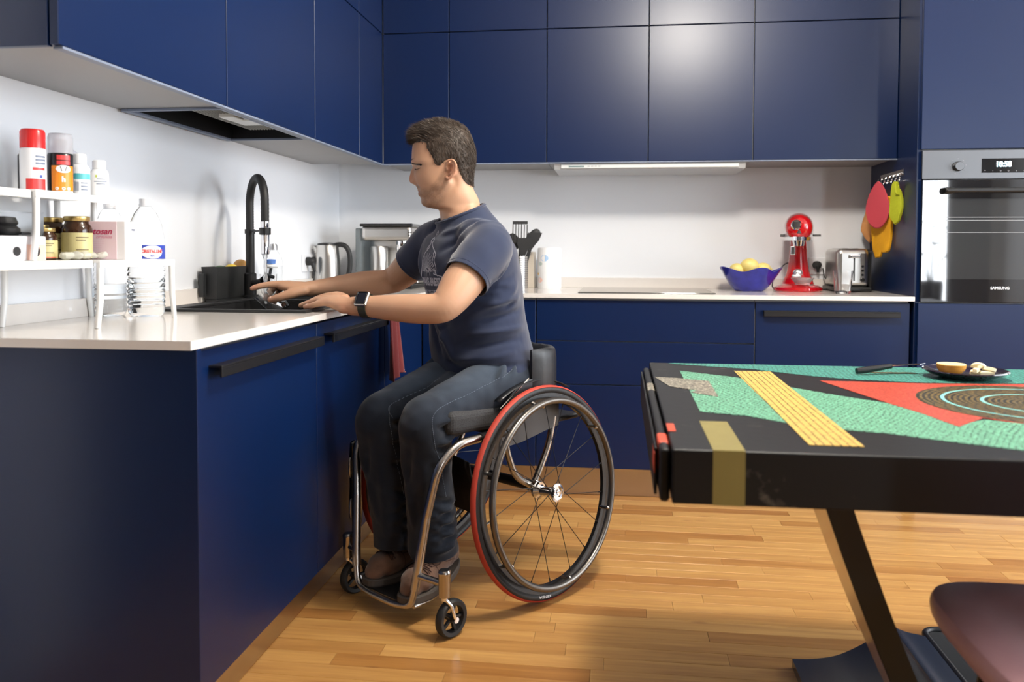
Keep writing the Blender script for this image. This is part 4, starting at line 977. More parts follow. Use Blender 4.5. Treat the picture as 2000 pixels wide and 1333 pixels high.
# the lettering sits at the bottom of the near wheel: orient by the wheel frame below
m = MB(); m.tube([W(0, -.205, .327), W(0, .205, .327)], .0165, 18); m.build('axle_tube', BLKM, chair)
for s in (1, -1):
    m = MB(); m.tube([W(0, s*.2, .325), W(0, s*.222, .323)], .021, 16); m.build('axle_clamp', CHROME, chair)
    m = MB(); m.tube(fillet([W(-.10, s*.19, .53), W(-.075, s*.19, .44), W(-.005, s*.19, .328)], .05), .0105, 12); m.tube(fillet([W(.125, s*.19, .50), W(.115, s*.19, .45), W(.08, s*.19, .37), W(.005, s*.19, .328)], .06), .0105, 12); m.build('axle_strut', TITAN, chair)
    # side frame: seat rail - knee bend - leg - foot
    pts = fillet([W(.20, s*.20, .516), W(.325, s*.195, .512), W(.387, s*.185, .458), W(.407, s*.157, .31)], .05)
    m = MB(); m.tube(pts, .0125, 16); m.build('side_frame', TITAN, chair)
    m = MB(); m.tube(fillet([W(.4065, s*.158, .315), W(.423, s*.140, .16), W(.427, s*.133, .112)], .03), .0132, 16); m.build('side_frame', TITAN, chair)
    m = MB(); m.tube([W(.24, s*.20, .515), W(.14, s*.19, .514), W(.05, s*.175, .512), W(-.12, s*.172, .51)], .0145, 14); m.build('seat_rail', BLKM, chair)
    # caster arm, housing
    q_ = 1 if s > 0 else .80
    m = MB(); m.tube([W(.424, s*.138, .153), W(.414, s*.238*q_, .153)], .0095, 12); m.build('caster_arm', TITAN, chair)
    m = MB(); mx_ = Matrix.Translation(V(W(.414, s*.24*q_, .119))); m.lathe([(0, 0), (.0155, 0), (.0165, .004), (.0165, .06), (.0175, .062), (.0175, .068), (.014, .073), (0, .073)], (0, 0, 0), 28, mx=mx_); m.build('caster_housing', TITAN, chair)
    m = MB(); m.tube([W(.414, s*.24*q_, .122), W(.414, s*.24*q_, .108)], .0085, 12)
    for q in (1, -1): m.tube([W(.412, s*.24*q_+q*.004, .110), W(.404, s*.24*q_+q*.017, .095), W(.392, s*.24*q_+q*.0185, .056)], [.006, .0052, .0048], 10); m.tube([W(.389, s*.24*q_+q*.0175, .052), W(.389, s*.24*q_+q*.022, .052)], .0085, 12)
    fk = m.build('caster_fork', CHROME, chair)
    cm = Matrix((V((1, 0, 0)), V((0, 0, 1)), V((0, -1, 0)))).transposed().to_4x4()
    RW = CL.to_track_quat('Z', 'Y').to_matrix().to_4x4(); RW.translation = V(W(.389, s*.24*q_, .0525))
    m = MB(); m.lathe([(.037, -.011), (.047, -.0125), (.0515, -.008), (.0525, 0), (.0515, .008), (.047, .0125), (.037, .011)], (0, 0, 0), 40, mx=RW); m.f = [f for f in m.f if len(f) == 4]
    m.f += [[6*40+k, 6*40+(k+1) % 40, (k+1) % 40, k] for k in range(40)]; m.m = [0]*len(m.f); m.sm = [True]*len(m.f)
    m.build('caster_tyre', TYRE, fk)
    m = MB(); m.lathe([(0, -.012), (.010, -.012), (.010, .012), (0, .012)], (0, 0, 0), 20, mx=RW)
    for k in range(5):
        a = 2*pi*k/5; m.box(.008, .038, -.004, .004, -.005, .005, .001, mx=RW @ Matrix.Rotation(a, 4, 'Z'), seg=1)
    m.build('caster_spokes', BLKM, fk)
    # side guard with a flange over the tyre
    m = MB(); pl = [(-.115, .50), (-.05, .492), (.06, .474), (.135, .470), (.15, .505), (.155, .585), (.10, .63), (.03, .662), (-.06, .655), (-.115, .60)]
    mx_ = MC @ Matrix(((1, 0, 0, 0), (0, 0, 1, s*.197-.0012), (0, 1, 0, 0), (0, 0, 0, 1)))
    m.prism(pl, 0, .0024, mx=mx_); m.build('side_guard', mat('guard_grey', (.045, .046, .05, 1), .35), chair)
    vs = []; fs = []
    for i in range(15):
        a = radians(62+(118-62)*i/14)+.12-.45; a = radians(60+58*i/14); 
        for l_ in (.186, .209):
            rr = .336; vs.append(W(rr*cos(a)*1.0, s*l_, .321+rr*sin(a)))
    for i in range(14): fs.append([2*i, 2*i+1, 2*i+3, 2*i+2])
    m = MB(); m.add(vs, fs, 0, True); o = m.build('tyre_guard', mat('guard_black', (.012, .012, .014, 1), .3), chair); sd_ = o.modifiers.new('s', 'SOLIDIFY'); sd_.thickness = .002
    m = MB(); m.tube([W(.155, s*.199, .588), W(.03, s*.199, .664)], .0022, 6); m.build('guard_edge', TITAN, chair)
    m = MB(); m.tube(fillet([W(-.10, s*.185, .52), W(-.105, s*.180, .60), W(-.102, s*.178, .70)], .04), .0125, 12); m.build('back_post', BLKM, chair)
# small black glossy form with bright ovals on the far side of the frame
m = MB(); limb(m, [W(.375, -.215, .455)+(.012, .018), W(.372, -.218, .40)+(.016, .02), W(.368, -.222, .33)+(.015, .02), W(.362, -.224, .27)+(.02, .026), W(.358, -.222, .21)+(.014, .02), W(.356, -.22, .185)+(.006, .008)], 5, 18); m.build('dark_side_form', BLKG, chair)
m = MB(); m.ball(W(.392, -.212, .385), (.006, .008, .032), 0, 10); m.ball(W(.388, -.213, .255), (.008, .010, .034), 0, 10); m.build('bright_oval', mat('dull_chrome', (.5, .48, .46, 1), .3, .9), chair)
# footrest: front loop and plate
m = MB(); m.tube(fillet([W(.427, .133, .115), W(.432, .122, .062), W(.438, .06, .052), W(.438, -.06, .052), W(.432, -.122, .062), W(.427, -.133, .115)], .03), .0098, 14); m.tube(fillet([W(.425, .125, .06), W(.33, .115, .058), W(.28, .05, .058), W(.28, -.05, .058), W(.33, -.115, .058), W(.425, -.125, .06)], .03), .0065, 10); m.build('footrest_tube', TITAN, chair)
m = MB(); m.box(.285, .425, -.108, .108, .056, .061, .002, mx=MC); m.build('foot_plate', BLKM, chair)
vs = []; fs = []
for i in range(9):
    l_ = -.165+.33*i/8; sag = .10*cos(l_/.165*1.2)
    for z, f_ in ((.44, .27-sag*.5), (.36, .27-sag), (.25, .24-sag)): vs.append(W(f_, l_, z))
for i in range(8):
    for j in range(2): a = i*3+j; fs.append([a, a+1, a+4, a+3])
m = MB(); m.add(vs, fs, 0, True); o = m.build('calf_strap', mat('black_webbing', (.006, .006, .007, 1), .8), chair); sm_ = o.modifiers.new('s', 'SOLIDIFY'); sm_.thickness = .004
# seat cushion
mesh_ = mat('spacer_mesh', (.03, .03, .033, 1), .8)
nt = mesh_.node_tree; tcn = nt.nodes.new('ShaderNodeTexCoord'); vo = nt.nodes.new('ShaderNodeTexVoronoi'); vo.inputs['Scale'].default_value = 420
nt.links.new(tcn.outputs['Object'], vo.inputs['Vector']); cr = nt.nodes.new('ShaderNodeValToRGB'); cr.color_ramp.elements[0].position = .25; cr.color_ramp.elements[0].color = (.006, .006, .007, 1); cr.color_ramp.elements[1].position = .45; cr.color_ramp.elements[1].color = (.038, .038, .041, 1)
nt.links.new(vo.outputs['Distance'], cr.inputs[0]); nt.links.new(cr.outputs[0], nt.nodes['Principled BSDF'].inputs['Base Color'])
m = MB(); mxs = MC @ Matrix.Translation(V((.12, 0, .56))) @ Matrix.Rotation(radians(-2), 4, 'Y'); m.box(-.21, .225, -.19, .19, -.034, .034, .022, mx=mxs, seg=4); m.build('cushion', mesh_, chair)
m = MB(); m.box(-.23, .16, -.19, .19, .506, .524, .006, mx=MC); m.build('seat_sling', BLKM, chair)
# backrest shell: a padded sling bent round the hips
path = spline([(.012, .192), (-.03, .196), (-.075, .192), (-.112, .165), (-.135, .10), (-.142, 0), (-.135, -.10), (-.112, -.165), (-.075, -.192), (-.03, -.196), (.012, -.192)], 5)
vs = []; fs = []; K = 20
for i, (f_, l_) in enumerate(path):
    a = path[max(0, i-1)]; b = path[min(len(path)-1, i+1)]; tn = V((b[0]-a[0], b[1]-a[1])).normalized(); nn = V((tn.y, -tn.x)); endk = min(1, .35+.65*min(i, len(path)-1-i)/5)
    for k in range(K):
        q = 2*pi*k/K; w_ = .017*endk*math.copysign(abs(cos(q))**.6, cos(q)); h_ = .083*math.copysign(abs(sin(q))**.45, sin(q)); zc = .668+.012*noise.noise(V((f_*30, l_*30, 1)))*.2
        vs.append(W(f_+nn.x*w_, l_+nn.y*w_, zc+h_+.004*noise.noise(V((f_*25, l_*25, q*2)))))
for i in range(len(path)-1):
    for k in range(K): a, b = i*K+k, i*K+(k+1) % K; fs.append([a, b, b+K, a+K])
fs += [list(range(K))[::-1], [(len(path)-1)*K+k for k in range(K)]]
m = MB(); m.add(vs, fs, 0, True); m.build('backrest', mat('black_vinyl', (.016, .016, .018, 1), .42, bump=((45, 45, 45), .2, .003)), chair)
m = MB(); m.box(-.15, -.13, -.15, .15, .50, .59, .004, mx=MC); m.build('backrest_flap', mat('black_webbing', (.006, .006, .007, 1), .8), chair)

# ================================================================== TABLE
tx0, tx1, ty0, ty1, tz = 1.5135, 3.45, -2.878, -1.868, .75
table = thing('table', 'black table with painted mosaic pattern on its thick top', 'table', ((tx0+tx1)/2, (ty0+ty1)/2, 0))
def worn_black():
    m = bpy.data.materials.new('worn_black_paint'); m.use_nodes = True; nt = m.node_tree; N = nt.nodes; L = nt.links; b = N['Principled BSDF']
    tc = N.new('ShaderNodeNewGeometry'); n = N.new('ShaderNodeTexNoise'); n.inputs['Scale'].default_value = 55; n.inputs['Detail'].default_value = 8; L.new(tc.outputs['Position'], n.inputs['Vector'])
    n3 = N.new('ShaderNodeTexNoise'); n3.inputs['Scale'].default_value = 7; L.new(tc.outputs['Position'], n3.inputs['Vector'])
    mu = N.new('ShaderNodeMath'); mu.operation = 'MULTIPLY'; L.new(n.outputs['Fac'], mu.inputs[0]); L.new(n3.outputs['Fac'], mu.inputs[1])
    cr = N.new('ShaderNodeValToRGB'); e = cr.color_ramp.elements; e[0].position = .37; e[0].color = (.0065, .0065, .0075, 1); e[1].position = .50; e[1].color = (.10, .09, .075, 1); L.new(mu.outputs[0], cr.inputs[0])
    L.new(cr.outputs[0], b.inputs['Base Color']); b.inputs['Roughness'].default_value = .45; b.inputs['Specular IOR Level'].default_value = .3
    bp = N.new('ShaderNodeBump'); bp.inputs['Strength'].default_value = .3; bp.inputs['Distance'].default_value = .001; L.new(n.outputs['Fac'], bp.inputs['Height']); L.new(bp.outputs[0], b.inputs['Normal'])
    return m
WB = worn_black()
def tess(name, c1, c2, joint, sx, sy, rot=0, warp=.0, st_=.43, mort=.0021, polar=None):
    m = bpy.data.materials.new(name); m.use_nodes = True; nt = m.node_tree; N = nt.nodes; L = nt.links; b = N['Principled BSDF']
    g = N.new('ShaderNodeNewGeometry'); mp = N.new('ShaderNodeMapping'); mp.inputs['Rotation'].default_value = (0, 0, rot)
    nz = N.new('ShaderNodeTexNoise'); nz.inputs['Scale'].default_value = 9; nz.inputs['Detail'].default_value = 1; L.new(g.outputs['Position'], nz.inputs['Vector'])
    va = N.new('ShaderNodeVectorMath'); va.operation = 'MULTIPLY_ADD'; va.inputs[1].default_value = (warp, warp, 0); L.new(nz.outputs['Color'], va.inputs[0]); L.new(g.outputs['Position'], va.inputs[2]); L.new(va.outputs[0], mp.inputs[0])
    src = mp.outputs[0]
    if polar:
        sb = N.new('ShaderNodeVectorMath'); sb.operation = 'SUBTRACT'; sb.inputs[1].default_value = (polar[0], polar[1], 0); L.new(g.outputs['Position'], sb.inputs[0])
        sp = N.new('ShaderNodeSeparateXYZ'); L.new(sb.outputs[0], sp.inputs[0]); at = N.new('ShaderNodeMath'); at.operation = 'ARCTAN2'; L.new(sp.outputs[1], at.inputs[0]); L.new(sp.outputs[0], at.inputs[1])
        cx2 = N.new('ShaderNodeCombineXYZ'); fl_ = N.new('ShaderNodeVectorMath'); fl_.operation = 'MULTIPLY'; fl_.inputs[1].default_value = (1, 1, 0); L.new(sb.outputs[0], fl_.inputs[0]); le = N.new('ShaderNodeVectorMath'); le.operation = 'LENGTH'; L.new(fl_.outputs[0], le.inputs[0])
        am = N.new('ShaderNodeMath'); am.operation = 'MULTIPLY'; am.inputs[1].default_value = .16; L.new(at.outputs[0], am.inputs[0]); L.new(am.outputs[0], cx2.inputs[0]); L.new(le.outputs['Value'], cx2.inputs[1]); src = cx2.outputs[0]
    br = N.new('ShaderNodeTexBrick'); br.inputs['Scale'].default_value = 1; br.inputs['Brick Width'].default_value = sx; br.inputs['Row Height'].default_value = sy; br.inputs['Mortar Size'].default_value = mort; br.inputs['Mortar Smooth'].default_value = .4; br.inputs['Bias'].default_value = -.1
    br.inputs['Color1'].default_value = c1; br.inputs['Color2'].default_value = c2; br.inputs['Mortar'].default_value = joint; L.new(src, br.inputs['Vector'])
    n2 = N.new('ShaderNodeTexNoise'); n2.inputs['Scale'].default_value = 160; n2.inputs['Detail'].default_value = 2; L.new(g.outputs['Position'], n2.inputs['Vector'])
    st = N.new('ShaderNodeMath'); st.operation = 'GREATER_THAN'; st.inputs[1].default_value = st_; L.new(n2.outputs['Fac'], st.inputs[0])
    mx = N.new('ShaderNodeMix'); mx.data_type = 'RGBA'; mx.inputs['A'].default_value = c1
    mu = N.new('ShaderNodeMath'); mu.operation = 'MULTIPLY'; L.new(br.outputs['Fac'], mu.inputs[0]); L.new(st.outputs[0], mu.inputs[1])
    L.new(mu.outputs[0], mx.inputs['Factor']); br2 = mx
    mc = N.new('ShaderNodeMix'); mc.data_type = 'RGBA'; mc.inputs['A'].default_value = c1; mc.inputs['B'].default_value = c2; L.new(n2.outputs['Fac'], mc.inputs['Factor']); L.new(mc.outputs['Result'], mx.inputs['A'])
    mx.inputs['B'].default_value = joint; L.new(mx.outputs['Result'], b.inputs['Base Color']); b.inputs['Roughness'].default_value = .45
    bp = N.new('ShaderNodeBump'); bp.inputs['Strength'].default_value = .5; bp.inputs['Distance'].default_value = .001; bp.invert = True; L.new(mu.outputs[0], bp.inputs['Height']); L.new(bp.outputs[0], b.inputs['Normal'])
    return m
MINT = tess('mint_strokes', lin(118, 184, 150), lin(100, 168, 134), lin(8, 26, 22), .019, .0088, .5, .03, mort=.0018)
TEAL = tess('teal_strokes', lin(88, 166, 150), lin(70, 148, 134), lin(16, 54, 48), .017, .008, .9, .02)
ORNG = tess('orange_strokes', lin(204, 84, 58), lin(188, 70, 48), lin(140, 40, 28), .012, .006, .7, .02)
YELL = tess('yellow_strokes', lin(210, 174, 92), lin(200, 162, 82), lin(60, 44, 20), .05, .0125, pi/2, 0, mort=.0015)
OLIV = mat('olive_gold_paint', lin(132, 120, 66), .42, noise=((40, 40, 6), .15))
GRYC = tess('grey_checks', lin(176, 168, 150), lin(150, 142, 126), lin(62, 58, 52), .008, .0075, 0, 0)
DISC = tess('bronze_strokes', lin(122, 98, 46), lin(88, 74, 40), lin(18, 17, 13), .030, .0105, .2, .0, st_=.38, mort=.0034, polar=(2.272, -2.400))
LBLU = mat('light_blue_paint', lin(128, 196, 190), .45)
REDP = mat('vermilion_paint', lin(204, 74, 46), .45)
MB().box(tx0, tx1, ty0, ty1, tz-.084, tz, .003).build('table_top', WB, table)
def inlay(name, poly, m_, h=.0006, z=tz):
    vs = [(x, y, z+h) for x, y in poly]; k = len(poly); bm = bmesh.new(); vv = [bm.verts.new(v) for v in vs]; f = bm.faces.new(vv)
    if f.normal.z < 0 or True: bm.normal_update(); 
    if f.normal.z < 0: bmesh.ops.reverse_faces(bm, faces=[f])
    bmesh.ops.triangulate(bm, faces=bm.faces[:]); r = bmesh.ops.extrude_face_region(bm, geom=bm.faces[:])
    for v in r['geom']:
        if isinstance(v, bmesh.types.BMVert): v.co.z = z-.001
    return MB().bmadd(bm).build(name, m_, table)
mint = [(1.584, -2.02), (1.702, -2.109), (1.742, -2.149), (1.816, -2.255), (1.889, -2.345), (1.964, -2.423), (1.994, -2.529), (2.014, -2.646), (2.035, -2.615), (2.087, -2.57), (2.17, -2.62), (2.27, -2.645), (2.50, -2.70), (2.8, -2.80), (2.8, -2.87), (2.4, -2.872), (2.16, -2.85), (2.039, -2.81), (1.96, -2.767), (1.882, -2.72), (1.807, -2.693), (1.746, -2.668), (1.714, -2.641), (1.67, -2.598), (1.584, -2.565)]
inlay('painted_band', mint, MINT)
inlay('painted_band', [(1.562, -1.885), (1.642, -1.917), (1.77, -1.964), (1.889, -2.06), (1.993, -2.112), (2.137, -2.135), (2.266, -2.128), (2.5, -2.09), (2.9, -2.02), (3.3, -1.95), (3.3, -1.872), (1.58, -1.872)], TEAL, .0005)
inlay('painted_band', [(1.898, -2.141), (2.13, -2.148), (2.4, -2.12), (2.8, -2.08), (2.8, -2.2), (2.6, -2.3), (2.4, -2.5), (2.25, -2.66), (2.12, -2.59), (2.089, -2.556), (2.014, -2.645), (1.994, -2.529), (1.964, -2.423)], ORNG, .0009)
inlay('painted_strip', [(1.72, -2.006), (1.809, -2.006), (1.809, -2.822), (1.727, -2.822)], YELL, .0012)
inlay('painted_strip', [(1.574, -2.657), (1.622, -2.657), (1.622, -2.8765), (1.574, -2.8765)], OLIV, .0008)
MB().box(1.574, 1.622, -2.8788, -2.8765, tz-.0838, tz+.0004).build('painted_strip', OLIV, table)
inlay('painted_patch', [(1.516, -2.136), (1.579, -2.152), (1.60, -2.322), (1.545, -2.278)], GRYC, .0010)
inlay('painted_patch', [(1.592, -2.165), (1.639, -2.185), (1.637, -2.40), (1.585, -2.352), (1.60, -2.322), (1.579, -2.155)], GRYC, .0011)
inlay('painted_patch', [(1.514, -2.687), (1.527, -2.687), (1.527, -2.749), (1.514, -2.749)], REDP, .0010)
cc_ = (2.272, -2.400)
inlay('painted_disc', [(cc_[0]+.235*cos(2*pi*k/56), cc_[1]+.235*sin(2*pi*k/56)) for k in range(56)], DISC, .0014)
for R_ in (.182, .11):
    vs = []; fs = []
    for k in range(56):
        a = 2*pi*k/56
        for rr in (R_, R_+.007): vs.append((cc_[0]+rr*cos(a), cc_[1]+rr*sin(a), tz+.0018))
    for k in range(56): j = (k+1) % 56; fs.append([2*k, 2*k+1, 2*j+1, 2*j])
    MB().add(vs, fs).build('painted_ring', LBLU, table)
inlay('painted_patch', [(2.05, -1.975), (2.16, -1.972), (2.165, -1.992), (2.06, -1.995)], DISC, .0012)
# folded leaves on the left edge
m = MB(); m.box(1.4955, 1.511, ty0+.02, -1.94, tz-.088, tz-.004, .006, seg=4); m.build('folded_leaf', WB, table)
m = MB(); m.box(1.4885, 1.4935, ty0+.06, -1.96, tz-.088, tz-.012, .002); m.build('folded_leaf', WB, table)
m = MB(); m.box(1.4945, 1.5115, -2.815, -2.745, tz-.05, tz-.0034, .004, seg=4); m.box(1.4878, 1.489, -2.83, -2.765, tz-.05, tz-.018); m.build('painted_strip', REDP, table)
m = MB(); m.box(1.4948, 1.5112, -2.30, -2.20, tz-.03, tz-.0036, .004, seg=4); m.build('painted_strip', GRYC, table)
# leaning legs and wave-shaped base
def slab_leg(x0, x1):
    m = MB(); tan_ = MB(); vs = []; fs = []; n = 16
    for i in range(n+1):
        t = i/n; z = .667-.60*t; x = x0+(x1-x0)*t-.012*sin(pi*t); hw = .0225; d = .022+.150*(1-t)**.8+.03*sin(pi*t)
        for dx, dy in ((-hw, -2.70), (hw, -2.70), (hw, -2.70+d), (-hw, -2.70+d)): vs.append((x+dx, dy, z))
    for i in range(n):
        for k in range(4):
            a = i*4+k; b = i*4+(k+1) % 4; fs.append([a, b, b+4, a+4])
    fs += [[3, 2, 1, 0], [n*4, n*4+1, n*4+2, n*4+3]]
    m.add(vs, fs); o = m.build('leg', mat('black_satin_paint', (.005, .005, .005, 1), .45), table)
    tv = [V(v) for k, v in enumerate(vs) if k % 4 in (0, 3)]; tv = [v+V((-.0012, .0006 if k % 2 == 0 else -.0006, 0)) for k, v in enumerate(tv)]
    tan_.add(tv, [[2*i, 2*i+2, 2*i+3, 2*i+1] for i in range(n)], 0, True)  # tan glossy sheet just proud of the leg's left face
    tan_.build('leg_face', mat('tan_gloss', lin(176, 128, 84), .25, coat=.5), o, label='tan glossy inner face of the leg')
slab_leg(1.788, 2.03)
m = MB(); m.box(1.775, 1.865, -2.69, -2.52, .655, .667, .002); m.build('top_cleat', BLKM, table)
base_m = mat('blue_black_satin', (.010, .016, .030, 1), .25, coat=.5, coatr=.15)
def base(xs_, y0, y1):
    vs = []; fs = []; n = len(xs_)
    for y in (y0, y1):
        for x, z in xs_: vs.append((x, y, z))
        for x, z in xs_: vs.append((x, y, .0005))
    for i in range(n-1):
        fs.append([i, i+1, 2*n+i+1, 2*n+i]); fs.append([i, n+i, n+i+1, i+1]); fs.append([2*n+i, 2*n+i+1, 3*n+i+1, 3*n+i])
    fs += [[0, 2*n, 3*n, n], [n-1, 2*n-1, 4*n-1, 3*n-1]]; fs += [[n+i, 3*n+i, 3*n+i+1, n+i+1] for i in range(n-1)]
    m = MB(); m.add(vs, fs, 0, True); return m.build('base', base_m, table)
base([(x, z) for x, z in spline([(1.872, .022), (1.92, .025), (1.98, .038), (2.04, .070), (2.08, .100), (2.11, .118), (2.145, .108), (2.19, .100)], 4)], -2.78, -2.01)
# second leg pair under the far end (outside the picture on the right)
m = MB(); m.box(2.95, 3.0, -2.70, -2.10, .03, .667, .004); m.build('leg', BLKM, table); m = MB(); m.box(2.8, 3.15, -2.78, -2.01, .0005, .05, .004); m.build('base', base_m, table)
# plate, fruit, knife
pc = V((2.255, -2.045, tz+.0012))
pl_m = mat('plum_glaze', (.018, .010, .020, 1), .12, coat=.6)
tag(lathe_part('plate', [(0, .004), (.05, .003), (.055, 0), (.06, .003), (.082, .011), (.094, .018), (.093, .0205), (.08, .014), (.058, .007), (0, .007)], tuple(pc), pl_m, None, 48), 'dark plum plate with cut fruit at the far side of the table', 'plate')
m = MB(); vs = []; fs = []; n = 24; H = 8
t = thing('apple', 'half apple lying cut side up on the dark plate', 'fruit', pc+V((-.035, -.01, .012)))
ac = pc+V((-.036, -.012, .0075))
m = MB(); m.lathe([(0, 0), (.012, .0005), (.024, .006), (.031, .016), (.0325, .026), (0, .026)], tuple(ac), 32); m.build('skin', mat('apple_skin', lin(226, 158, 62), .3, noise=((30, 30, 60), .35)), t)
m = MB(); m.lathe([(0, .0262), (.031, .0262), (.0305, .0275), (0, .0272)], tuple(ac), 32); m.build('flesh', mat('apple_flesh', lin(240, 222, 160), .4), t)
rp = random.Random(9)
for k, (dx, dy, rot, tl) in enumerate(((.022, -.012, .3, .3), (.036, .004, 1.3, .9), (.05, -.012, 2.2, .4), (.04, -.028, .1, .1), (.03, .0, 2.6, 1.2), (.018, -.03, 1.0, .05))):
    mx = Matrix.Translation(pc+V((dx, dy, .013+.004*(k % 3)+(.008 if tl > .8 else 0)))) @ Matrix.Rotation(rot, 4, 'Z') @ Matrix.Rotation(tl, 4, 'X')
    m = MB(); m.prism([(.017*cos(a), .012*sin(a)) for a in [pi*j/8 for j in range(9)]], -.004, .005, mx=mx, bv=.001)
    o = m.build('apple_piece', mat('peeled_flesh', lin(243, 232, 196), .4)); tag(o, ['pale peeled fruit piece nearest the half apple', 'pale peeled fruit piece leaning highest in the heap', 'pale peeled fruit piece at the right of the heap', 'pale peeled fruit piece at the front right of the plate', 'pale peeled fruit piece leaning at the back of the heap', 'flat pale fruit piece at the front left of the heap'][k], 'fruit', 'fruit pieces on the dark plate')
t = thing('knife', 'black-handled knife resting on the rim of the plate', 'knife', (2.05, -1.99, tz+.005))
m = MB(); m.tube([(2.010, -2.030, tz+.010), (2.03, -2.025, tz+.012), (2.10, -2.000, tz+.020)], [.0075, .0085, .0062], 12); m.build('handle', BLKM, t)
m = MB(); mx = Matrix.Translation(V((2.10, -2.0, tz+.021))) @ V((.07, .012, .004)).to_track_quat('X', 'Z').to_matrix().to_4x4(); m.prism([(0, -.007), (.07, -.006), (.088, .003), (.07, .007), (0, .007)], -.0006, .0006, mx=mx); m.build('blade', CHROME, t)

# potted plant by the rear window (seen mirrored in the oven door)
t = thing('potted_plant', 'leafy green plant in tall black pot, mirrored in the oven door', 'plant', (4.62, -6.25, 0))
MB().lathe([(0, 0), (.09, 0), (.12, .70), (.115, .76), (.105, .755), (.1, .70), (0, .70)], (4.62, -6.25, 0), 28).build('pot', BLKG, t)
rq = random.Random(4); lfm = mat('leaf_green', lin(46, 92, 40), .45)
for k in range(9):
    a = 2*pi*k/9+.3; h_ = .95+.45*rq.random(); e_ = V((4.62+.16*cos(a), -6.25+.16*sin(a), h_)); b_ = V((4.62, -6.25, .70))
    MB().tube([tuple(b_), tuple(b_.lerp(e_, .6)+V((0, 0, .06))), tuple(e_)], .004, 6).build('stem', lfm, t)
    d = V((cos(a), sin(a), .35)).normalized(); sd2 = d.cross(V((0, 0, 1))).normalized(); m = MB(); L0 = .20
    vs = [e_+d*(L0*q)+sd2*(w_*.055)+V((0, 0, -.05*q*q+.01*abs(w_))) for q, ww in ((0, .1), (.25, .8), (.55, 1), (.8, .6), (1, .03)) for w_ in (-ww, 0, ww)]
    m.add(vs, [[3*i+j, 3*i+j+1, 3*i+j+4, 3*i+j+3] for i in range(4) for j in (0, 1)], 0, True); m.build('leaf', lfm, t)

# dining chair, mostly outside the frame
t = thing('dining_chair', 'mauve leather dining chair with dark wood legs tucked under the table', 'chair', (2.2, -2.82, 0))
leather = mat('mauve_leather', lin(186, 146, 152), .34, spec=.5, bump=((90, 90, 90), .25, .002), noise=((8, 8, 8), .08))
m = MB(); secs = []
vs = []; fs = []; nx, ny = 28, 28
def seat_pt(u, v, top):
    # superellipse plan, rolled edge
    x = 2.215+.235*u; y = -2.835+.235*v
    e = (abs(u)**4+abs(v)**4)
    z = .468-.012*(1-e)*1.2-(.0 if e < .6 else (e-.6)*.03) if top else .405+.035*e*.8
    return x, y, z
rings = [(1.0, .452), (.997, .462), (.98, .471), (.93, .475), (.7, .468), (.4, .462), (.0, .460)]
low = [(.992, .441), (.96, .428), (.84, .396), (.66, .356), (.4, .335), (0, .33)]
n = 64
def sup(a, s_): c_, q_ = cos(a), sin(a); p_ = 2/4.5; return (2.190+.238*s_*math.copysign(abs(c_)**p_, c_), -2.835+.238*s_*math.copysign(abs(q_)**p_, q_))
allr = [(s_, z) for s_, z in low[::-1]]+rings
for s_, z in allr:
    for k in range(n): x, y = sup(2*pi*k/n, max(s_, .001)); vs.append((x, y, z+.006*sin(5*x)))
for i in range(len(allr)-1):
    for k in range(n): a, b = i*n+k, i*n+(k+1) % n; fs.append([a, b, b+n, a+n])
m.add(vs, fs, 0, True); m.build('seat', leather, t)
dw = mat('dark_wood', (.022, .010, .006, 1), .35, noise=((10, 10, 80), .3))
for x, y, dx, dy in ((2.075, -2.66, -.045, .02), (2.34, -2.66, .04, .03), (2.075, -3.0, -.03, -.04), (2.34, -3.0, .03, -.04)):
    m = MB(); m.tube([(x, y, .40), (x+dx, y+dy, .0005)], [.017, .011], 10); m.build('leg', dw, t)
m = MB(); vs, fs = loft_rings([(2.04, -3.06, .50), (2.02, -3.1, .62), (2.02, -3.13, .74)], [(.02, .02)]*3, 8)
m.box(2.02, 2.41, -3.14, -3.10, .50, .80, .015, seg=3); m.build('backrest', leather, t)
# black low tray on the floor behind
t = thing('floor_mat', 'black floor mat with rolled rim beside the table base', 'mat', (2.5, -2.1, 0))
m = MB(); m.box(2.262, 2.8, -2.65, -1.775, .0005, .012, .004); m.build('mat', mat('charcoal_felt', (.02, .02, .021, 1), .8), t)
m = MB(); m.tube(fillet([(2.262, -2.65, .013), (2.262, -1.775, .013), (2.8, -1.70, .013)], .04), .009, 10); m.build('rim', BLKM, t)

# ================================================================== PERSON
PB = V((1.0, -1.52, 0))
person = thing('person', 'seated man with short dark hair in navy t-shirt and jeans rinsing a glass', 'person', tuple(PB))
# ---- head: horizontal slices in profile frame (u forward, w up), metres
HS = .000262
HANG = radians(190.5); HF = V((cos(HANG), sin(HANG), 0)); HL = V((-sin(HANG), cos(HANG), 0)); HO = V((.886, -1.585, 1.326))
def tab(t, y):
    if y <= t[0][0]: return t[0][1]
    for (a, p), (b, q) in zip(t, t[1:]):
        if y <= b: s = (y-a)/(b-a); return p+(q-p)*s
    return t[-1][1]
def stab(t, y, h=14): return (tab(t, y-h)+2*tab(t, y)+tab(t, y+h))/4
FT = [(137, 560), (150, 470), (170, 400), (200, 335), (260, 270), (330, 236), (400, 222), (480, 214), (560, 210), (595, 208), (620, 213), (650, 228), (700, 238), (785, 246), (835, 252), (860, 256), (885, 268), (905, 281), (925, 282), (936, 283), (945, 300), (953, 299), (960, 285), (974, 285), (990, 297), (1012, 320), (1040, 323), (1068, 322), (1090, 331), (1110, 352), (1125, 382), (1135, 420), (1142, 480), (1150, 530), (1162, 552), (1200, 568), (1260, 573), (1300, 573)]
